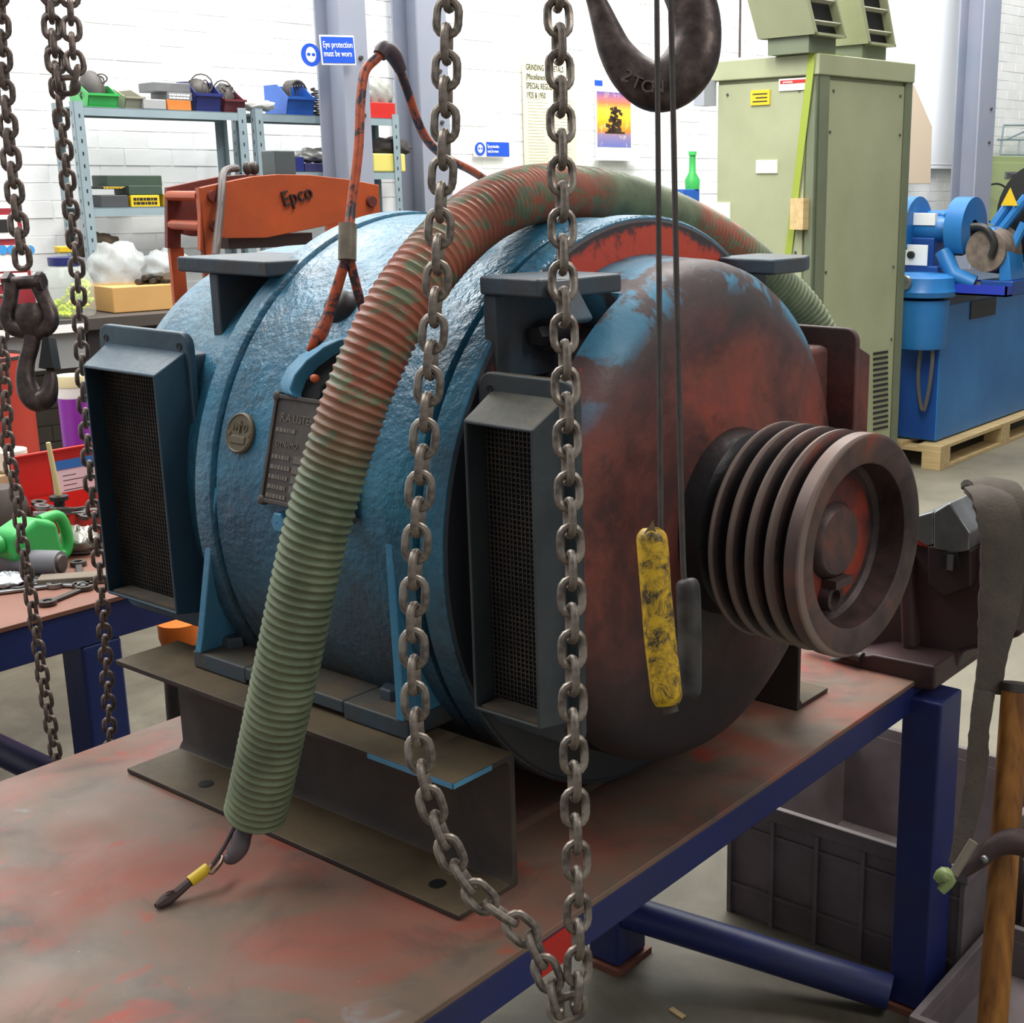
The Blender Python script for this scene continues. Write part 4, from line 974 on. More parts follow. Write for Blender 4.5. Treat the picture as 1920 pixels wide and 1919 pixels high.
p = at(20, 1005, 'z', T); t = thing('cast_lump', 'dark brown round casting at the left edge behind the chain', 'casting', p + Vector((-.0, -.02, 0))); b = MB(); b.lathe([(0, .001), (0, .07), (.03, .08), (.1, .07), (.14, .045), (.14, .001)], (0, 0, 0), 'z', 24); obj('casting', b, simple('dark_brown_iron', '3c302c', .6, 0, '4b3f38', 9, .4), t)
p = at(10, 958, 'z', T); t = thing('wooden_block', 'pale timber block at the far left behind the red toolbox lid', 'wood', p, .2); b = MB(); b.bb(-.18, .06, -.12, .1, .001, .12); obj('block', b, simple('pale_timber', 'c8b791', .7, 0, 'b7a47c', 8, .4), t, .004)
p = at(12, 850, 'z', T + .12); t = thing('paper_roll', 'white paper roll on top of the pale timber block', 'roll', (at(12, 850, 'x', xl - .2))); b = MB(); b.lathe([(-.02, .02), (-.02, .055), (.03, .055), (.03, .02), (-.02, .02)], (0, 0, -.02), 'z', 24); obj('roll', b, simple('white_paper', 'e8e2d0', .7), t)
# white tub
p = at(148, 840, 'x', xl - .35)
t = thing('wipes_tub', 'white tub with cream lid and purple label behind the red toolbox', 'tub', (p.x, p.y, T))
r = .045; h = at(141, 702, 'x', p.x).z - T
b = MB(); b.lathe([(0, .001), (0, r * .95), (h * .9, r), (h * .9, .001)], (0, 0, 0), 'z', 32); obj('tub_body', b, WHITE, t)
b = MB(); b.lathe([(h * .9, r * 1.04), (h * .99, r * 1.04), (h, r), (h, .001)], (0, 0, 0), 'z', 32); obj('lid', b, simple('cream_lid', 'e2d6a8', .5), t)
b = MB(); b.lathe([(h * .3, r * 1.005), (h * .80, r * 1.02)], (0, 0, 0), 'z', 32, a0=-2.6, a1=1.0); obj('purple_label', b, simple('purple_label', '8d2fa8', .4), t)
# yellow-orange ring beyond the machine
p = at(335, 1166, 'z', .5)
t = thing('orange_tin', 'small orange lid showing beneath the left air hood', 'tin', (p.x, p.y, 0)); b = MB(); b.lathe([(.44, .001), (.44, .05), (.46, .055), (.5, .055), (.5, .001)], (0, 0, 0), 'z', 24); obj('lid', b, simple('bright_orange', 'd86a14', .5), t)
b = MB(); b.lathe([(0, .001), (0, .06), (.44, .05), (.44, .001)], (0, 0, 0), 'z', 20); obj('stand', b, DARKSTEEL, t)
# ================================================================== MAIN TABLE
t = thing('work_table', 'heavy work table with paint-stained red-brown top and royal blue frame', 'table', (-1.5, 1.3, 0))
X0, X1, Y0, Y1 = -.515, .488, -1.1, .985
b = MB(); b.bb(X0, X1, Y0, Y1, T - .010, T); obj('table_top', b, TABLE, t, .002)
for (a0, a1, c0, c1) in ((X1 - .045, X1 - .002, Y0 + .02, Y1 - .01), (X0 + .008, X0 + .055, Y0 + .02, Y1 - .01)):
    b = MB(); b.bb(a0, a1, c0, c1, T - .065, T - .011); obj('apron', b, ROYAL, t, .003)
for (c0, c1) in ((Y0 + .02, Y0 + .07), (Y1 - .06, Y1 - .01)):
    b = MB(); b.bb(X0 + .056, X1 - .056, c0, c1, T - .065, T - .011); obj('apron', b, ROYAL, t, .003)
for x in (.468, X0 + .01):
    for y in (.90, Y0 + .05):
        if x < 0 and y > 0: x, y = -.135, .66
        b = MB(); b.bb(x, x + .082, y, y + .1, .015, T - (.03 if x > .4 else .066)); o = obj('leg', b, ROYAL, t, .006)
        b = MB(); b.bb(x - .01, x + .09, y - .01, y + .11, .0, .014); obj('foot_plate', b, simple('primer_foot', '7a4a3c', .6), o)
b = MB(); b.tube([(-.06, .70, .13), (.48, .885, .045)], .036, 20); obj('stretcher', b, ROYAL, t)
b = MB(); b.tube([(X0 + .05, Y0 + .1, .13), (X0 + .05, Y1 - .1, .13)], .036, 20); obj('stretcher', b, ROYAL, t)
q = at(1048, 1782, 'x', -1.5 + X1 - .001)
b = MB(); b.bb(X1 - .003, X1 - .0005, q.y - 1.3 - .035, q.y - 1.3 + .03, T - .062, T - .013); obj('red_paint_patch', b, REDP, t)
# royal blue short post under the table
q = at(1160, 1740, 'x', -1.25)
b = MB(); b.bb(-.06 + (q.x + 1.5), .04 + (q.x + 1.5), q.y - 1.3 - .04, q.y - 1.3 + .06, .0, .20)

# ================================================================== THE MACHINE
t = thing('dynamo', 'big blue and rust-red cast-iron dynamo with air hoods and grooved belt pulley', 'machine', (-1.5, YC, T))
MX = t
def L3(v): return Vector((v[0] + 1.5, v[1] - YC, v[2] - T))
TM = Matrix.Translation((1.5, -YC, -T))
def O(name, b, m, par=None, bevel=0, seg=2):
    b.v = [tuple(L3(v)) for v in b.v]
    return obj(name, b, m, par or MX, bevel, seg)
AXI = (0, YC, ZC)
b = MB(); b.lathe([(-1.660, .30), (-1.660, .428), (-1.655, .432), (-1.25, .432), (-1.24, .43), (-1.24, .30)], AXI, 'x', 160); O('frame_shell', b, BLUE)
# left end bell
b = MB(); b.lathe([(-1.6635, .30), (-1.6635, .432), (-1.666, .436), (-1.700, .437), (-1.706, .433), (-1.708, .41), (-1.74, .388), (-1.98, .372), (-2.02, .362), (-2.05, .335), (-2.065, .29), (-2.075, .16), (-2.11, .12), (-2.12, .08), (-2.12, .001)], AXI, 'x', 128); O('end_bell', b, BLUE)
# right end bell: rim, face disc, casing
b = MB(); b.lathe([(-1.222, .30), (-1.222, .434), (-1.219, .437), (-1.185, .437), (-1.181, .434), (-1.18, .425)], AXI, 'x', 160); O('bell_rim', b, BLUE)
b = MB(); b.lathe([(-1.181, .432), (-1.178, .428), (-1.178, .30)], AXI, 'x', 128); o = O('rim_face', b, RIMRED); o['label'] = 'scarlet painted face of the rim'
b = MB(); b.lathe([(-1.19, .385), (-1.17, .379), (-1.10, .377), (-1.094, .3765), (-1.078, .372), (-1.06, .360), (-1.045, .338), (-1.037, .30), (-1.025, .17), (-1.02, .125), (-1.00, .115), (-.985, .10), (-.982, .001)], AXI, 'x', 180)
nv = []
for v in b.v:
    y_, z_ = v[1] - YC, v[2] - ZC; a = math.degrees(math.atan2(z_, y_)); r = math.hypot(y_, z_)
    if v[0] < -1.099 and (117 < a < 146 or 34 < a < 63 or -63 < a < -34 or -146 < a < -117): k = .325 / r; y_ *= k; z_ *= k
    nv.append((v[0], YC + y_, ZC + z_))
b.v = nv
o = O('end_bell', b, RED); o['label'] = 'rust-red right end bell with blue shoulders'
PR = Matrix.Translation((.016, 0, 0)) @ Matrix.Translation((-1.0, YC, ZC)) @ Matrix.Rotation(math.radians(-4.5), 4, 'Z') @ Matrix.Translation((1.0, -YC, -ZC))
b = MB(); b.lathe([(-1.01, .03), (-.90, .03), (-.90, .001)], AXI, 'x', 32, PR); O('shaft', b, DARKSTEEL)
b = MB(); b.lathe([(-1.03, .14), (-.99, .135), (-.975, .12), (-.965, .09), (-.965, .03)], AXI, 'x', 64); O('bearing_housing', b, simple('greasy_black_iron', '1d1c1e', .4, .2, '2c2526', 12, .4, .3, 60))
# pulley
xr = -.962; prof = [(xr, .04), (xr, .150), (xr, .157)]
n = 4; Wd = (.818 - .962) * -1
x = xr
lands = [0, .008]
lw, fw = .0035, .018
prof = [(xr, .03), (xr, .153), (xr + .001, .156), (xr + lw, .156)]
gw = (.144 - lw * 4 - fw) / 4
x = xr + lw
for k in range(4):
    prof += [(x + .002, .152), (x + gw * .30, .129), (x + gw * .70, .129), (x + gw - .002, .152)]
    x += gw
    w_ = lw if k < 3 else fw
    prof += [(x, .156), (x + w_, .156)]
    x += w_
xf_ = x
prof += [(xf_ + .002, .154), (xf_ + .003, .150), (xf_ + .002, .118), (xf_, .115), (xf_ - .040, .113), (xf_ - .046, .106), (xf_ - .047, .055), (xf_ - .036, .050), (xf_ - .033, .046), (xf_ - .033, .001)]
b = MB(); b.lathe(prof, AXI, 'x', 128, PR); p_ = O('belt_pulley', b, PULLEY); p_['label'] = 'four-groove belt pulley with worn red face'
b = MB(); b.lathe([(xf_ - .0468, .105), (xf_ - .0462, .103), (xf_ - .0462, .056)], AXI, 'x', 64, PR); o = O('web_face', b, RIMRED and simple('red_worn_web', '983c2a', .6, 0, '3a2a2b', 11, .3, .3, 60), p_)
b = MB(); b.lathe([(xf_ - .047, .001), (xf_ - .047, .021), (xf_ - .030, .019), (xf_ - .030, .012), (xf_ - .040, .010), (xf_ - .040, .001)], (0, YC - .012, ZC - .078), 'x', 24); b.bb(xf_ - .046, xf_ - .022, YC - .024, YC + .018, ZC - .062, ZC - .050); b.v = [tuple(PR @ Vector(v)) for v in b.v]; O('clamp_bolt', b, PULLEY, p_)
# air hoods, neck boxes, lug brackets -- front and rear
def side(sgn):
    Yp = lambda y: YC + sgn * (y - YC)      # sgn -1 mirrors to the far side
    def bx(b, x0, x1, y0, y1, z0, z1): return b.bb(x0, x1, min(Yp(y0), Yp(y1)), max(Yp(y0), Yp(y1)), z0, z1)
    for (nm, px0, px1, hx0, hx1, fx0, fx1, zt_, zb_, mt, neckm, body) in (
        ('left', -2.035, -1.79, -2.015, -1.80, -1.983, -1.789, 1.432, .945, HOODM, BLUEGREY, BLUE),
        ('right', -1.175, -1.012, -1.152, -1.03, -1.140, -1.026, 1.425, .945, DARKHOOD, RED if sgn < 0 else RED, RED)):
        # neck
        b = MB(); bx(b, px0 + .02, px1 - (.05 if nm == 'right' else .025), 1.215, 1.36, .955, 1.395); O('air_duct_neck', b, neckm, None, .012)
        # flange plate (rounded corners)
        b = MB(); r = .022; pl = []
        for (cx, cz, a0) in ((px1 - r, zt_ - r, 0), (px0 + r, zt_ - r, 90), (px0 + r, zb_ + r, 180), (px1 - r, zb_ + r, 270)):
            for k in range(6): a = math.radians(a0 + 18 * k); pl.append((cx + r * math.cos(a), cz + r * math.sin(a)))
        b.prism(pl, 'y', Yp(1.205), Yp(1.219)); fl_ = O('hood_flange', b, mt if nm == 'left' else (DARKHOOD if sgn > 0 else RED), None, .004)
        for (x, z) in ((px0 + .022, zt_ - .022), (px1 - .022, zt_ - .022), (px0 + .022, zb_ + .02), (px1 - .022, zb_ + .02)):
            b = MB(); b.lathe([(Yp(1.2045), .0001), (Yp(1.2035), .0055), (Yp(1.206), .0055)], (x, 0, z), 'y', 12); O('screw', b, BLACKP, fl_)
        # hood: open box with slanted walls
        yb_, yf = 1.206, 1.142; th = .005; zt1, zt0, zb1, zb0 = 1.402, 1.374, .978, .992
        def ring(x0, x1, z0, z1, y): return [(x0, Yp(y), z0), (x1, Yp(y), z0), (x1, Yp(y), z1), (x0, Yp(y), z1)]
        vs = ring(hx0, hx1, zb1, zt1, yb_) + ring(fx0, fx1, zb0, zt0, yf) + ring(fx0 + th, fx1 - th, zb0 + th, zt0 - th, yf) + ring(hx0 + th, hx1 - th, zb1 + th, zt1 - th, yb_)
        fs = []
        for a in range(3):
            for k in range(4): k2 = (k + 1) % 4; fs.append((a * 4 + k, a * 4 + k2, a * 4 + 4 + k2, a * 4 + 4 + k))
        b = MB(); b.add(vs, fs); hood = O('air_hood', b, mt if (sgn > 0 or nm == 'left') else RED, None, .003)
        b = MB(); bx(b, hx0 + th, hx1 - th, 1.187, 1.188, .99, 1.385); O('dark_backing', b, DARK, hood)
        # wire mesh
        b = MB(); my = 1.180; rnd = random.Random(5)
        x = hx0 + .01 + (fx0 - hx0) * .3
        while x < hx1 - .008:
            dx = rnd.uniform(-.0006, .0006)
            bx(b, x + dx, x + dx + .0014, my, my + .0014, .992, 1.383); x += .0068
        z = .994
        while z < 1.380:
            bx(b, hx0 + .008, hx1 - .006, my + .001, my + .0024, z, z + .0014); z += .0068
        o = O('wire_mesh', b, WIREM, hood); o['kind'] = 'stuff'
        b = MB(); bx(b, fx0 + .012, fx1 - .006, yf + .004, 1.178, zb0 + th - .001, zb0 + th + .003); o = O('dust_layer', b, DUST, hood)
    # lug brackets
    for (x0, x1, gx, yf, m, m2) in ((-1.90, -1.672, -1.826, 1.272, BLUE if sgn > 0 else BLUE, BLUEGREY), (-1.195, -1.075, -1.195, 1.235, BLUEGREY, BLUEGREY)):
        b = MB(); 
        if x1 > -1.1: pl = [(x0, Yp(yf)), (x1 - .02, Yp(yf)), (x1, Yp(yf + .05)), (x1, Yp(1.38)), (x0, Yp(1.38))]
        else: pl = [(x0, Yp(yf)), (x1, Yp(yf)), (x1, Yp(1.45)), (x0, Yp(1.45))]
        b.prism(pl if sgn > 0 else pl[::-1], 'z', 1.518, 1.542)
        if x1 > -1.1 and sgn > 0: b.prism([(x1 - .016, 1.530), (x1 - .004, 1.542), (x1 + .030, 1.492), (x1 + .019, 1.486)], 'y', yf + .008, yf + .05)
        O('mounting_lug', b, BLUEGREY, None, .004)
        b = MB(); bx(b, gx, gx + .022, yf + .006, 1.40, 1.405 if x1 > -1.1 else 1.36, 1.518); O('lug_gusset', b, BLUEGREY, None, .003)
    # foot with ribs
    fx0, fx1 = -1.745, -1.262; z0 = .917
    b = MB(); bx(b, fx0, fx0 + .13, 1.135, 1.32, z0 + .001, z0 + .028); bx(b, fx1 - .13, fx1, 1.135, 1.32, z0 + .001, z0 + .028); bx(b, fx0 + .13, fx1 - .13, 1.135, 1.32, z0 + .008, z0 + .028); ft = O('foot', b, FOOTM, None, .003)
    for x, xt in ((fx0 + .002, -1.668), (fx1 - .018, fx1 - .03)):
        pr = [(1.133, z0 + .028), (1.135, z0 + .06), (1.139, 1.19), (1.143, 1.215), (1.16, 1.225), (1.30, 1.12), (1.30, z0 + .028)]
        b = MB(); xs = [x + (xt - x) * (z - z0) / .3 for _, z in pr]; n_ = len(pr)
        b.add([(xx, Yp(y), z) for xx, (y, z) in zip(xs, pr)] + [(xx + .015, Yp(y), z) for xx, (y, z) in zip(xs, pr)], [tuple(range(n_)), tuple(range(2 * n_ - 1, n_ - 1, -1))] + [(q_, n_ + q_, n_ + (q_ + 1) % n_, (q_ + 1) % n_) for q_ in range(n_)])
        O('foot_rib', b, LBLUE, None, .002)
    b = MB(); bx(b, fx0 + .02, fx1 - .02, 1.30, 1.36, z0 + .0, 1.08); O('foot_web', b, BLUEGREY)
    for x in (-1.712, -1.345):
        b = MB(); b.hexa((x, Yp(1.19), z0 + .028), 'z', .021, .017); O('foot_bolt', b, BLUEGREY, ft, .001)
        b = MB(); b.hexa((x, Yp(1.15), z0 - .004), 'z', .016, -.018); O('foot_nut', b, DARKSTEEL, ft, .001)
    # mounting channel
    cx0, cx1 = -1.875, -1.12; tk = .009
    pl = [(1.08, T + .001), (1.195, T + .001), (1.195, z0), (1.08, z0), (1.08, z0 - tk), (1.178, z0 - tk), (1.185, z0 - tk - .008), (1.185, T + tk + .012), (1.176, T + tk), (1.08, T + tk)]
    pl = [(Yp(a), c) for a, c in pl]
    b = MB(); b.prism(pl if sgn > 0 else pl[::-1], 'x', cx0, cx1); ch_ = O('mounting_channel', b, BEAM, None, .002)
    b = MB(); bx(b, cx1 - .16, cx1 - .001, 1.0788, 1.0798, z0 - tk + .001, z0 - .001); bx(b, cx1 + .0002, cx1 + .001, 1.08, 1.15, z0 - tk + .001, z0 - .001); o = O('painted_edge', b, LBLUE, ch_)
    for x in (-1.72, -1.20):
        b = MB(); b.lathe([(T + tk + .0012, .0001), (T + tk + .0012, .012)], (x, Yp(1.12), 0), 'z', 16); O('bolt_hole', b, BLACKP, ch_)
side(1); side(-1)
b = MB(); b.prism([(-1.125, .001), (-1.115, 0), (-1.118, .004)], 'y', 0, .001)
# bolt inside the bell recess
b = MB(); b.hexa((-1.155, 1.315, 1.462), 'y', .015, -.02); b.lathe([(1.314, .001), (1.314, .021), (1.36, .021)], (-1.155, 0, 1.462), 'y', 20); O('bell_bolt', b, simple('dark_bolt', '2b2629', .5, .2), None)
# details on the shell: frame with local x = shaft direction, y = up along the surface, z = outward
def onshell(x, th, R_=.432):
    th = math.radians(th); c, s_ = math.cos(th), math.sin(th)
    ex = Vector((1, 0, 0)); ez = Vector((0, -c, s_)); ey = Vector((0, s_, c))
    ey = ez.cross(ex)
    Mx = Matrix((ex, ey, ez)).transposed().to_4x4(); Mx.translation = L3((x, YC - R_ * c, ZC + R_ * s_))
    return Mx
M_ = onshell(-1.607, 17.3)
b = MB(); b.lathe([(-.004, .001), (-.004, .030), (.004, .0305), (.006, .029), (.0065, .0275), (.005, .026), (.004, .001)], (0, 0, 0), 'z', 48, M_); md = obj('maker_medallion', b, BRONZE, MX); md['label'] = 'round cast bronze medallion'
text('lettering', 'W', .017, BRONZE, md, M_ @ Matrix.Translation((-.0185, .003, .0045)), ext=.0015, sx=.8)
text('lettering', 'D', .017, BRONZE, md, M_ @ Matrix.Translation((.008, .003, .0045)), ext=.0015, sx=.8)
b = MB(); b.box((0.0005, .008, .0052), (.002, .014, .003), M_); b.box((-.0025, .012, .0052), (.002, .008, .003), M_ @ Matrix.Rotation(0, 4, 'Z')); b.prism([(-.0045, .010), (.0005, .018), (.0055, .010), (.0005, .0135)], 'z', .004, .0068, M_); obj('arrow_emblem', b, BRONZE, md)
b = MB(); b.box((0, -.010, .0052), (.032, .012, .0028), M_); obj('raised_panel', b, BRONZE, md, .003)
for s in (-1, 1):
    b = MB(); b.lathe([(.004, .0045), (.0062, .0035), (.0064, .0001)], (s * .0225, -.001, 0), 'z', 12, M_); obj('rivet', b, BRONZE, md)
# nameplate
M_ = onshell(-1.440, 15.6, .434)
PWd, PHt = .19, .155
b = MB(); b.box((0, 0, .0), (PWd, PHt, .008), M_); npl = obj('name_plate', b, PLATE, MX, .0015); npl['label'] = 'grey cast maker plate with raised lettering'
b = MB()
for (c, d) in (((0, PHt / 2 - .003, .005), (PWd, .006, .004)), ((0, -PHt / 2 + .003, .005), (PWd, .006, .004)), ((-PWd / 2 + .003, 0, .005), (.006, PHt, .004)), ((PWd / 2 - .003, 0, .005), (.006, PHt, .004))): b.box(c, d, M_)
obj('raised_border', b, PLATE, npl, .001)
for (sx_, sy_) in ((-1, 1), (-1, -1), (1, 1), (1, -1)):
    b = MB(); b.lathe([(-.002, .008), (.007, .007), (.009, .004), (.009, .0001)], (sx_ * (PWd / 2 - .003), sy_ * (PHt / 2 - .003), 0), 'z', 14, M_); obj('corner_screw', b, PLATE, npl)
PL2 = simple('worn_plate_letters', '7d746b', .45, .25)
for (s_, y, sz, x) in (('R.A.LISTER', .040, .0175, -.078), ('DYNAMO', .004, .012, -.080)):
    text('lettering', s_, sz, PL2, npl, M_ @ Matrix.Translation((x, y, .0042)), ext=.0008, sx=.9)
b = MB(); rb = random.Random(8)
for y in (-.0105, -.025, -.039, -.053, -.066, .028):
    x = -.084
    while x < -.046: q = rb.uniform(.003, .008); b.box((x + q / 2, y, .0046), (q, .006, .0012), M_); x += q + .0015
o = obj('worn_lettering', b, PL2, npl); o['kind'] = 'stuff'
b = MB()
for y in (-.0105, -.025, -.039, -.053): b.box((.0, y, .0045), (.075, .0105, .0012), M_)
obj('stamped_panels', b, simple('stamped_panel', '6f665f', .45, .2), npl)
# blue hexagon bolt below the plate, dark plug above
M_ = onshell(-1.497, 2.3); b = MB(); b.lathe([(0, .001), (0, .0155), (.012, .0155), (.014, .0135), (.014, .001)], (0, 0, 0), 'z', 6, M_, False); obj('hexagon_bolt', b, LBLUE, MX)
M_ = onshell(-1.50, 45.5); b = MB(); b.lathe([(-.002, .001), (-.002, .028), (.006, .026), (.016, .020), (.02, .012), (.02, .001)], (0, 0, 0), 'z', 24, M_); obj('oil_plug', b, BLACKP, MX)
# raised hand-hole surround: a band bent over the shell, then the dark opening
def cylpt(px, py, R_=.434):
    d = ray(px, py); o = CAM - Vector((0, YC, ZC)); a = d.y ** 2 + d.z ** 2; bq = 2 * (o.y * d.y + o.z * d.z); c = o.y ** 2 + o.z ** 2 - R_ ** 2
    q = (-bq - math.sqrt(bq * bq - 4 * a * c)) / 2 / a; p = CAM + d * q
    return p.x, math.atan2(p.z - ZC, -(p.y - YC))
def shellpoly(name, pts, r0, r1, m, sub=6, par=None):
    q = [cylpt(*p) for p in pts]; n_ = len(q); b = MB()
    f = lambda x, th, r: (x, YC - r * math.cos(th), ZC + r * math.sin(th))
    b.add([f(x, th, r0) for x, th in q] + [f(x, th, r1) for x, th in q], [tuple(range(n_)), tuple(range(2 * n_ - 1, n_ - 1, -1))] + [(i, n_ + i, n_ + (i + 1) % n_, (i + 1) % n_) for i in range(n_)])
    return O(name, b, m, par)
outer = [(538, 742), (534, 722), (546, 696), (570, 672), (605, 652), (645, 640), (700, 632)]
inner = [(572, 752), (566, 742), (576, 716), (598, 690), (628, 668), (655, 655), (700, 645)]
b = MB(); vs = []; fs = []
f = lambda q, r: (q[0], YC - r * math.cos(q[1]), ZC + r * math.sin(q[1]))
for po, pi_ in zip(outer, inner):
    a, c = cylpt(*po), cylpt(*pi_); vs += [f(a, .430), f(a, .444), f(c, .458), f(c, .430)]
for i in range(len(outer) - 1):
    o0, o1 = i * 4, i * 4 + 4
    for k in range(4): k2 = (k + 1) % 4; fs.append((o0 + k, o0 + k2, o1 + k2, o1 + k))
fs += [(0, 3, 2, 1), (24, 25, 26, 27)]
b.add(vs, fs, True); hh = O('hand_hole_rim', b, LBLUE, None, .003)
shellpoly('hand_hole_opening', [(572, 752), (566, 742), (576, 716), (598, 690), (628, 668), (655, 655), (700, 645), (700, 690), (650, 715), (612, 722), (600, 748)], .436, .4362, DARK)
b = MB(); x_, th_ = cylpt(606, 718); p0 = Vector(f((x_, th_), .45)); b.ell(p0, (.008, .006, .006), 14, 8); O('orange_plug', b, simple('orange_terminal', 'c85a2a', .5), None)

# ================================================================== HOSE
hp = [(478, 1528, 1.80), (500, 1430, 1.765), (540, 1240, 1.715), (582, 1040, 1.68), (620, 900, 1.665), (672, 740, 1.655), (740, 590, 1.665), (820, 478, 1.71), (905, 402, 1.79), (990, 366, 1.90), (1070, 362, 2.03), (1160, 372, 2.2), (1270, 408, 2.38), (1370, 462, 2.52), (1450, 528, 2.62), (1510, 590, 2.68), (1560, 680, 2.72)]
pts = [dep(*p) for p in hp]; P2, _ = spline(pts, 30, [1] * len(pts))
P2 = resample(P2, .0018)
t = thing('ribbed_hose', 'fat green ribbed hose smeared with red, arching over the machine', 'hose', P2[0])
seg = 36; R0 = .0405
fr = frames(P2, Vector((1, 0, 0))); vs = []; uv = []
for i, p in enumerate(P2):
    s_ = i * .0018; ph = (s_ / .0112) % 1
    r = R0 + .0022 * max(0, math.sin(ph * 2 * PI)) ** .7 - .0012 * (math.sin(ph * 2 * PI) < 0)
    tt, u, v = fr[i]
    for k in range(seg):
        a = 2 * PI * k / seg
        ph2 = (s_ / .0112 + k / seg) % 1; r = R0 + .0021 * (max(0, math.sin(ph2 * 2 * PI)) ** .8) - .0009 * max(0, -math.sin(ph2 * 2 * PI))
        vs.append(p + u * (math.cos(a) * r) + v * (math.sin(a) * r) - P2[0]); uv.append((s_, k / seg))
fs = []
for i in range(len(P2) - 1):
    for k in range(seg): k2 = (k + 1) % seg; fs.append((i * seg + k, i * seg + k2, (i + 1) * seg + k2, (i + 1) * seg + k))
b = MB(); b.add(vs, fs, True); b.uv = uv; obj('ribbed_tube', b, HOSE, t)
b = MB(); tt, u, v = fr[0]
b.add([u * math.cos(a) * .0385 + v * math.sin(a) * .0385 + tt * .012 for a in [2 * PI * k / 24 for k in range(24)]], [tuple(range(24))]); obj('hose_mouth', b, BLACKP, t)
# lead coming out of the hose
def path(pts, loc=None): return [dep(*p) for p in pts]
pe = [(485, 1520, 1.80), (452, 1570, 1.79), (440, 1598, 1.785), (425, 1612, 1.78)]
t = thing('cable_lead', 'dark cable lead with yellow sleeve hanging out of the hose mouth', 'cable', dep(425, 1612, 1.78))
def parttube(name, pts, r, m, par, seg=10, sub=6, inv=None, label=None):
    b = MB(); b.tube(pts, r, seg, sub=sub); M0 = root_matrix(par).inverted(); b.v = [tuple(M0 @ Vector(v)) for v in b.v]
    o = obj(name, b, m, par)
    if label: o['label'] = label
    return o
parttube('lug_barrel', path([(470, 1535, 1.80), (455, 1565, 1.79), (448, 1590, 1.785), (432, 1608, 1.782), (420, 1606, 1.78)]), [.011, .0125, .013, .011, .004], simple('sheath_grey', '5a5052', .5, .1), t, 14)
parttube('thin_wire', path([(440, 1550, 1.79), (425, 1580, 1.785), (413, 1600, 1.78), (398, 1622, 1.775)]), .003, simple('wire_dark', '463d3b', .5), t)
zt_ = T + .006
fl = [at(*p, 'z', z) for *p, z in ((412, 1605, T + .035), (403, 1618, T + .032), (392, 1632, T + .03), (398, 1637, T + .028), (412, 1622, T + .03), (418, 1608, T + .034))]
b = MB(); b.tube(fl, .0028, 8, sub=4, closed=True); M0 = root_matrix(t).inverted(); b.v = [tuple(M0 @ Vector(v)) for v in b.v]; obj('wire_eye', b, simple('copper_wire', '8a7462', .4, .5), t)
parttube('yellow_sleeve', [at(390, 1628, 'z', T + .032), at(356, 1654, 'z', T + .022)], .008, YEL, t, 14, sub=1)
parttube('frayed_end', [at(356, 1654, 'z', T + .022), at(330, 1676, 'z', T + .012), at(312, 1688, 'z', T + .008), at(292, 1700, 'z', T + .006)], [.006, .007, .009, .004], simple('frayed_wire', '4a3c38', .7, .1), t, 8)
for k in range(5):
    parttube('frayed_strand', [at(330 + k * 3, 1676 - k, 'z', T + .014), at(318 - 5 * k, 1672 + 6 * k, 'z', T + .02 - .003 * k), at(296 + 6 * (k % 3), 1690 + 5 * (k % 3), 'z', T + .003)], .0016, simple('frayed_wire2', '5a4840', .6, .2), t, 5)

# ================================================================== ORANGE CABLE
t = thing('orange_cable', 'stiff orange sleeved cable bent over above the machine with a grey splice', 'cable', dep(652, 455, 1.82))
parttube('cable_run', path([(655, 425, 1.82), (660, 380, 1.83), (672, 280, 1.84), (676, 190, 1.85), (684, 135, 1.86), (705, 110, 1.87), (722, 97, 1.88), (742, 115, 1.90), (762, 165, 1.93), (782, 225, 1.98), (805, 268, 2.03), (840, 298, 2.1), (880, 318, 2.17), (930, 348, 2.25), (1000, 380, 2.3)]), .0068, CABLEM, t, 14, 8)
parttube('tape_wrap', path([(712, 104, 1.872), (722, 92, 1.878), (738, 104, 1.892), (752, 132, 1.91)]), [.010, .012, .012, .009], simple('dark_tape', '4f3f45', .5), t, 12, 5)
parttube('splice_sleeve', path([(652, 420, 1.82), (651, 488, 1.82)]), .0125, simple('weathered_sleeve', '9a8f7c', .5, .2, '6f675a', 20, .4, .3, 80), t, 24, 1)
parttube('cable_end', path([(648, 486, 1.82), (632, 540, 1.825), (616, 590, 1.825), (598, 630, 1.82), (576, 658, 1.815)]), [.0068, .0075, .008, .010, .002], CABLEM, t, 14, 6, label='cut cable end wrapped in brown tape')
parttube('cable_branch', path([(656, 486, 1.822), (664, 520, 1.83), (674, 560, 1.84), (684, 590, 1.85), (695, 640, 1.84)]), .0066, CABLEM, t, 14, 6)

# ================================================================== CHAINS
def chain(name, label, pts, d, pitch, wid, m, group, lat=None, alt0=0, twist=0.0):
    P_, _ = spline(pts, 24, [1] * len(pts)); P_ = resample(P_, pitch)
    t = thing(name, label, 'chain', P_[0], 0, group)
    br = (wid - d) / 2; hs = (pitch + d) / 2 - br
    lb = MB(); lb.link((hs, br), d); me = mesh('link', lb, m)
    rnd = random.Random(len(P_))
    for i in range(len(P_) - 1):
        a, c = P_[i], P_[i + 1]; mid = (a + c) / 2; tn = c - a
        vdir = (mid - CAM).normalized(); la = tn.normalized().cross(vdir).normalized()
        if lat is not None: la = lat
        R_ = rot_to(tn, la) @ Matrix.Rotation((PI / 2 if (i + alt0) % 2 else 0) + twist + rnd.uniform(-.1, .1), 3, 'Z')
        o = bpy.data.objects.new('link', me); COL.objects.link(o); o.parent = t
        o.matrix_basis = Matrix.Translation(mid - P_[0]) @ R_.to_4x4()
    return t
dd = 1.185
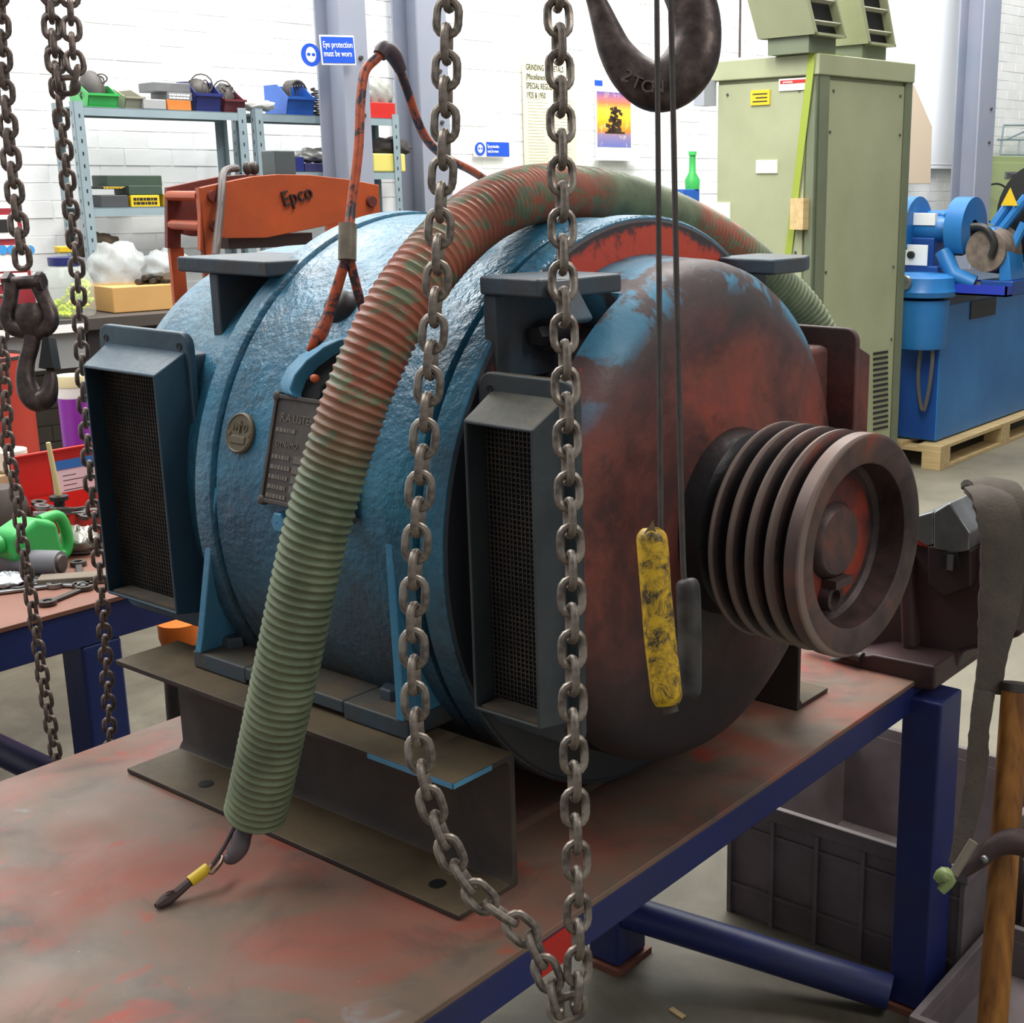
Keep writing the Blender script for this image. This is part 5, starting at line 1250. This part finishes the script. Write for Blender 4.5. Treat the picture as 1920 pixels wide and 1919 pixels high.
cp = [(846, -90), (838, 60), (834, 250), (825, 400), (818, 550), (806, 700), (793, 850), (783, 980), (777, 1100), (776, 1250), (783, 1380), (800, 1480), (833, 1575), (870, 1650), (925, 1705), (985, 1745), (1015, 1800), (1040, 1860), (1052, 1905), (1072, 1900), (1083, 1850), (1083, 1700), (1078, 1500), (1074, 1300), (1072, 1100), (1066, 900), (1060, 700), (1055, 500), (1053, 300), (1050, 150), (1046, 0), (1044, -90)]
chain('load_chain', 'heavy steel hoist chain hanging in a long loop in front of the machine', [dep(a, c, dd) for a, c in cp], .0078, .0238, .0275, CHAIN, 'hoist chains hanging in the workshop', twist=.25)
d2 = 1.9
chain('hoist_chain', 'brown hoist chain passing in front of the left air hood', [dep(a, c, 2.0 + .45 * max(c, 0) / 1400) for a, c in [(85, -90), (95, 40), (106, 150), (120, 270), (130, 370), (143, 490), (150, 600), (158, 740), (166, 850), (178, 980), (190, 1100), (198, 1230), (204, 1330), (208, 1430), (212, 1520)]], .0078, .0236, .027, RUSTCHAIN, 'hoist chains hanging in the workshop', twist=.2)
chain('hoist_chain', 'short brown chain leg hooked to its neighbour beside the green bin', [dep(a, c, 1.88) for a, c in [(127, -90), (133, 40), (138, 110), (148, 150), (135, 160), (112, 165), (104, 110), (98, 50), (90, -90)]], .0085, .0245, .03, RUSTCHAIN, 'hoist chains hanging in the workshop')
chain('hook_chain', 'dark sling chain at the left edge ending in a shackle', [dep(a, c, 1.86) for a, c in [(-4, -90), (2, 60), (10, 182), (22, 312), (34, 417), (44, 505)]], .0088, .0235, .029, RUSTCHAIN, 'hoist chains hanging in the workshop', twist=.3)
chain('hoist_chain', 'thin brown chain rising from the floor at the left edge', [dep(a, c, 2.25 + .2 * c / 1400) for a, c in [(2, 560), (4, 640), (10, 740), (16, 850), (30, 920), (42, 1020), (58, 1120), (74, 1230), (88, 1320), (102, 1400), (110, 1450), (118, 1520)]], .0078, .0242, .027, RUSTCHAIN, 'hoist chains hanging in the workshop', twist=.5)
# shackle and hook
D_ = 1.86
t = thing('shackle_hook', 'small dark swivel hook and shackle hanging from the left sling chain', 'hook', dep(62, 560, D_))
parttube('shackle_bow', path([(22, 532, D_), (20, 560, D_), (14, 590, D_), (22, 612, D_), (45, 620, D_), (72, 622, D_), (92, 608, D_), (94, 588, D_), (82, 560, D_), (72, 535, D_)]), [.011, .010, .011, .012, .012, .012, .012, .011, .010, .011], HOOKM, t, 14, 5)
parttube('shackle_pin', path([(16, 532, D_ + .01), (80, 528, D_ - .01)]), .0095, HOOKM, t, 14, 1)
parttube('pin_head', path([(12, 533, D_ + .01), (24, 532, D_ + .01)]), .017, HOOKM, t, 6, 1)
parttube('pin_nut', path([(72, 529, D_ - .005), (82, 528, D_ - .005)]), .014, HOOKM, t, 8, 1)
parttube('swivel', path([(56, 572, D_), (58, 590, D_), (60, 606, D_), (61, 630, D_)]), [.017, .021, .020, .012], HOOKM, t, 20, 3)
parttube('hook_body', path([(61, 625, D_), (58, 650, D_), (50, 680, D_), (48, 710, D_), (56, 738, D_), (72, 752, D_), (88, 742, D_), (95, 720, D_), (95, 700, D_), (90, 690, D_)]), [.012, .011, .011, .013, .016, .016, .014, .010, .007, .003], HOOKM, t, 16, 6)
b = MB(); c_ = [L for L in path([(80, 632, D_ - .012), (90, 632, D_ - .012), (100, 690, D_ - .012), (72, 690, D_ - .012)])]; c2_ = [q + fwd * .024 for q in c_]
b.add([q - dep(62, 560, D_) for q in c_ + c2_], [(0, 1, 2, 3), (7, 6, 5, 4), (0, 4, 5, 1), (1, 5, 6, 2), (2, 6, 7, 3), (3, 7, 4, 0)]); obj('safety_latch', b, BLACKP, t)

# ================================================================== CRANE HOOK
D_ = 1.62
t = thing('crane_hook', 'big forged crane hook hanging at the top of the picture', 'hook', dep(1235, 20, D_))
hpts = [(1096, -52, .004), (1106, -25, .009), (1122, 12, .0135), (1138, 55, .0175), (1156, 98, .022), (1186, 138, .0275), (1226, 162, .031), (1266, 150, .033), (1296, 112, .033), (1306, 66, .031), (1300, 16, .031), (1280, -30, .029), (1258, -70, .026), (1240, -110, .022), (1236, -200, .020)]
b = MB(); M0 = root_matrix(t).inverted()
b.tube([dep(a, c, D_) for a, c, r in hpts], [r for *_, r in hpts], 28, sub=8, flat=.78, ref=up); b.v = [tuple(M0 @ Vector(v)) for v in b.v]
hb = obj('hook_body', b, HOOKM, t)
for (ch_, px, py, rz) in (('2', 1163, 148, -.6), ('T', 1180, 162, -.4), ('O', 1199, 172, -.2), ('N', 1220, 175, .0)):
    Mx = Matrix.Translation(M0 @ dep(px, py, D_ - .0285)) @ Matrix((right, up, -fwd)).transposed().to_4x4() @ Matrix.Rotation(rz, 4, 'Z')
    text('lettering', ch_, .022, simple('raised_hook_letter', '6d5f57', .45, .5), hb, Mx, ext=.004)

# ================================================================== PENDANTS ON CORDS
CORD = simple('grey_cord', '4c4542', .8, 0, '3a3533', 60, .4)
D_ = 1.3
t = thing('pendant_handle', 'yellow taped pull handle hanging on a thin grey cord', 'handle', dep(1238, 1160, D_))
parttube('cord', path([(1231, -60, D_), (1234, 300, D_), (1237, 700, D_), (1239, 998, D_)]), .0028, CORD, t, 8, 4)
parttube('taped_grip', path([(1220, 990, D_), (1221, 1003, D_), (1224, 1030, D_), (1230, 1110, D_), (1238, 1200, D_), (1246, 1270, D_), (1250, 1305, D_), (1252, 1322, D_)]), [.008, .0145, .0158, .0155, .0160, .0158, .0155, .012], YELLOW, t, 24, 5)
parttube('grip_tip', path([(1254, 1318, D_), (1258, 1336, D_)]), .008, simple('dirty_rubber', '4a4034', .7), t, 14, 1)
b = MB(); M0 = root_matrix(t).inverted(); q = [dep(1208, 1000, D_ - .012), dep(1225, 975, D_ - .008), dep(1230, 998, D_ - .012), dep(1220, 1002, D_ - .014)]
b.add([M0 @ v for v in q] + [M0 @ (v + fwd * .002) for v in q], [(0, 1, 2, 3), (7, 6, 5, 4), (0, 4, 5, 1), (1, 5, 6, 2), (2, 6, 7, 3), (3, 7, 4, 0)]); obj('tape_tail', b, simple('brown_tape', '5d4a2a', .6), t)
D_ = 1.36
t = thing('pendant_handle', 'dark grey pull handle hanging on the second cord beside the pulley', 'handle', dep(1290, 1200, D_))
parttube('cord', path([(1256, -60, D_), (1262, 200, D_), (1270, 600, D_), (1279, 1000, D_), (1283, 1092, D_)]), .0031, CORD, t, 8, 4)
parttube('grip', path([(1288, 1085, D_), (1289, 1093, D_), (1291, 1120, D_), (1293, 1200, D_), (1293, 1280, D_), (1292, 1302, D_), (1292, 1310, D_)]), [.006, .0115, .0128, .0125, .0125, .0115, .007], simple('dark_worn_tape', '262423', .55, .1, '4a4745', 30, .3), t, 20, 5)

# ================================================================== VISE WITH STRAP
YV = 2.36
t = thing('bench_vise', 'dark red bench vise with bright steel jaws bolted at the table end', 'vise', (-1.06, YV, T + .001))
V = lambda px, py, y=YV: (yz(px, py, y)[0] + 1.06, yz(px, py, y)[1] - T)
body = [V(*p) for p in ((1600, 1225), (1650, 1110), (1672, 1030), (1700, 1008), (1790, 1008), (1800, 1040), (1850, 1020), (1905, 960), (1930, 1000), (1935, 1180), (1880, 1200), (1822, 1212), (1810, 1250), (1700, 1255), (1600, 1240))]
b = MB(); b.prism(body, 'y', -.055, .075); obj('fixed_body', b, REDVISE, t, .012)
b = MB(); b.prism([V(*p) for p in ((1590, 1205), (1600, 1246), (1812, 1254), (1812, 1210), (1700, 1190))], 'y', -.15, .12); obj('base', b, REDVISE, t, .006)
b = MB(); b.prism([V(*p) for p in ((1768, 1008), (1850, 1016), (1850, 1085), (1800, 1105), (1768, 1080))], 'y', -.075, .07); obj('jaw_neck', b, simple('greasy_red_black', '2e2325', .5, 0, '3d2627', 10, .4), t, .006)
b = MB(); b.prism([V(*p) for p in ((1716, 1020), (1742, 1030), (1748, 1200), (1722, 1215))], 'y', -.085, .04); obj('body_rib', b, REDVISE, t, .012)
b = MB(); b.prism([V(*p) for p in ((1738, 964), (1752, 954), (1780, 946), (1781, 1008), (1765, 1010), (1742, 992))], 'y', -.075, .06); obj('front_jaw', b, STEEL, t, .004)
b = MB(); b.prism([V(*p) for p in ((1784, 946), (1814, 928), (1852, 984), (1850, 1016), (1822, 1022), (1784, 1012))], 'y', -.085, .07); obj('rear_jaw', b, STEEL, t, .004)
b = MB(); b.prism([V(*p) for p in ((1722, 975), (1745, 985), (1775, 1008), (1770, 1016), (1722, 1002))], 'y', -.07, .04); obj('red_guard', b, simple('bright_red_paint', 'a02420', .5), t, .004)
b = MB(); b.prism([V(*p) for p in ((1800, 1018), (1830, 1018), (1832, 1045), (1800, 1048))], 'y', -.09, -.07); obj('slide_window', b, BLACKP, t)
b = MB(); q = V(1818, 1036); b.box((q[0], -.092, q[1]), (.012, .004, .03)); obj('screw_glint', b, STEEL, t)
q0, q1 = V(1500, 1210, 2.2), V(1612, 1246, 2.2)
b = MB(); b.tube([(q0[0], -.13, T - T + .028), (q1[0], -.15, .02)], .012, 14); obj('handle_bar', b, DARKSTEEL, t)
b = MB(); b.lathe([(0, .001), (0, .07), (.05, .075), (.08, .06), (.08, .001)], (V(1925, 1080)[0] - .03, 0, V(1925, 1080)[1]), 'x', 28); obj('rear_boss', b, REDVISE, t)
# strap hanging over the vise
t = thing('cloth_strap', 'dirty grey cloth strap slung over the vise and hanging beside the table leg', 'strap', (-.95, 2.2, .9))
def ribbon(name, pts, w_, th, m, par, lat, jit=0):
    P_, W_ = spline([Vector(p) for p in pts], 6, w_ if isinstance(w_, list) else [w_] * len(pts)); rr = random.Random(3); vs = []; fs = []
    M0 = root_matrix(par).inverted()
    for i, p in enumerate(P_):
        tn = (P_[min(i + 1, len(P_) - 1)] - P_[max(i - 1, 0)]).normalized(); la = (lat - tn * lat.dot(tn)).normalized(); no = tn.cross(la)
        w2 = W_[i] / 2 * (1 + rr.uniform(-jit, jit)); k = no * (th / 2)
        vs += [M0 @ (p - la * w2 - k), M0 @ (p - la * (w2 * .3) - k * 2.2), M0 @ (p + la * w2 - k), M0 @ (p + la * w2 + k), M0 @ (p + la * w2 * .2 + k * 2.0), M0 @ (p - la * w2 + k)]
    n = 6
    for i in range(len(P_) - 1):
        for k in range(n): k2 = (k + 1) % n; fs.append((i * n + k, i * n + k2, (i + 1) * n + k2, (i + 1) * n + k))
    fs += [tuple(range(n))[::-1], tuple(range((len(P_) - 1) * n, len(P_) * n))]
    b = MB(); b.add(vs, fs, True); return obj(name, b, m, par)
ribbon('front_run', [dep(1832, 918, 2.34), dep(1858, 935, 2.28), dep(1876, 985, 2.26), dep(1880, 1060, 2.26), dep(1872, 1150, 2.26), dep(1862, 1220, 2.26), dep(1852, 1300, 2.26)], [.05, .07, .075, .075, .07, .05, .045], .010, CLOTH, t, right, .05)
ribbon('top_fold', [dep(1815, 912, 2.50), dep(1840, 905, 2.44), dep(1866, 912, 2.36), dep(1890, 960, 2.32), dep(1905, 1060, 2.33), dep(1900, 1180, 2.34)], [.03, .06, .08, .08, .07, .04], .010, CLOTH, t, right, .04)
ribbon('hanging_tail', [dep(1846, 1296, 2.25), dep(1836, 1370, 2.24), dep(1832, 1430, 2.24), dep(1822, 1500, 2.24), dep(1806, 1570, 2.23), dep(1792, 1622, 2.22)], [.036, .034, .036, .034, .030, .022], .007, CLOTH, t, right, .06)

# ================================================================== CRATES, STAVE, BITS ON THE FLOOR
def crate(label, x0, x1, y0, y1, z0, z1, cols, rows, rim=True, lid=None):
    t = thing('plastic_crate', label, 'crate', ((x0 + x1) / 2, (y0 + y1) / 2, z0), 0, 'grey plastic crates under and beside the table')
    W2, D2, h = (x1 - x0) / 2, (y1 - y0) / 2, z1 - z0; th = .006
    for (a0, a1, c0, c1) in ((-W2, W2, -D2, -D2 + th), (-W2, W2, D2 - th, D2), (-W2, -W2 + th, -D2 + th, D2 - th), (W2 - th, W2, -D2 + th, D2 - th)):
        b = MB(); b.bb(a0, a1, c0, c1, .0, h - .03); obj('side_wall', b, CRATE, t)
    b = MB(); b.bb(-W2 + th, W2 - th, -D2 + th, D2 - th, .0, .008); obj('floor_panel', b, CRATE, t)
    for (a0, a1, c0, c1) in ((-W2 - .012, W2 + .012, -D2 - .012, -D2 + .004), (-W2 - .012, W2 + .012, D2 - .004, D2 + .012), (-W2 - .012, -W2 + .004, -D2, D2), (W2 - .004, W2 + .012, -D2, D2)):
        b = MB(); b.bb(a0, a1, c0, c1, h - .035, h); obj('rim', b, CRATE, t, .003)
    for k in range(cols + 1):
        x = -W2 + 2 * W2 * k / cols
        b = MB(); b.bb(x - .005, x + .005, -D2 - .010, -D2, .0, h - .036); obj('rib', b, CRATE, t)
    for k in range(rows):
        z = h * (k + .5) / rows
        b = MB(); b.bb(-W2, W2, -D2 - .006, -D2, z - .004, z + .004); obj('rib', b, CRATE, t)
    return t
crate('open grey-brown plastic crate under the table beyond the blue stretcher', -1.50, -.93, 2.32, 2.86, .0, .30, 5, 2)
crate('second grey plastic crate on the floor right of the blue table leg', -.90, -.40, 2.05, 2.45, .0, .12, 3, 1)
crate('lidded grey plastic crate behind the wooden stave, right edge', -.86, -.40, 2.50, 2.95, .0, .26, 3, 2)
t = thing('wooden_stave', 'orange-brown wooden stave leaning upright at the right edge', 'stave', at(1870, 1919, 'y', 1.95) - Vector((0, 0, 0)))
p0, p1 = dep(1845, 2150, 2.24), dep(1905, 1282, 2.24)
setmat(t, p0); parttube('shaft', [p0, p0.lerp(p1, .5), p1], [.026, .0255, .024], HANDLEW, t, 20, 2)
parttube('end_ring', [p0.lerp(p1, .985), p0.lerp(p1, 1.002)], .0255, DARKSTEEL, t, 20, 1)
t = thing('chain_clamp', 'rusty steel clamp with a pale green wing nut gripping the stave', 'clamp', dep(1850, 1610, 2.17))
parttube('arm', path([(1940, 1590, 2.17), (1900, 1578, 2.17), (1862, 1590, 2.17), (1838, 1612, 2.17), (1806, 1636, 2.17)]), [.020, .022, .017, .014, .010], simple('rusty_clamp', '4a3534', .6, .2, '3a2c2c', 20, .4, .2, 60), t, 12, 5)
parttube('screw', path([(1826, 1578, 2.15), (1788, 1640, 2.15)]), .0085, simple('pale_bar', '8a8072', .5, .3), t, 12, 1)
parttube('wing_nut', path([(1754, 1652, 2.15), (1768, 1642, 2.15), (1780, 1650, 2.15), (1764, 1672, 2.15)]), [.006, .014, .012, .008], simple('pale_green_metal', '8a9a62', .5, .1), t, 10, 3)
b = MB(); p_ = dep(1846, 1612, 2.15) - dep(1850, 1610, 2.17); b.ell(p_, (.007, .007, .007), 12, 8); obj('rivet', b, STEEL, t)
p = at(1270, 1902, 'z', 0); t = thing('wood_chip', 'small pale wood chip on the floor below the table', 'chip', p, -.2); b = MB(); b.bb(-.02, .02, -.006, .006, .0005, .004); obj('chip', b, WOOD, t)
rnd = random.Random(2)
for i, (px, py, a) in enumerate(((745, 1727, .6), (980, 1640, 1.0))): pass
# red cloth / part behind the chain bottom
p = at(1055, 1795, 'z', .45)
# stone block / dark plate on the table by the rear beam
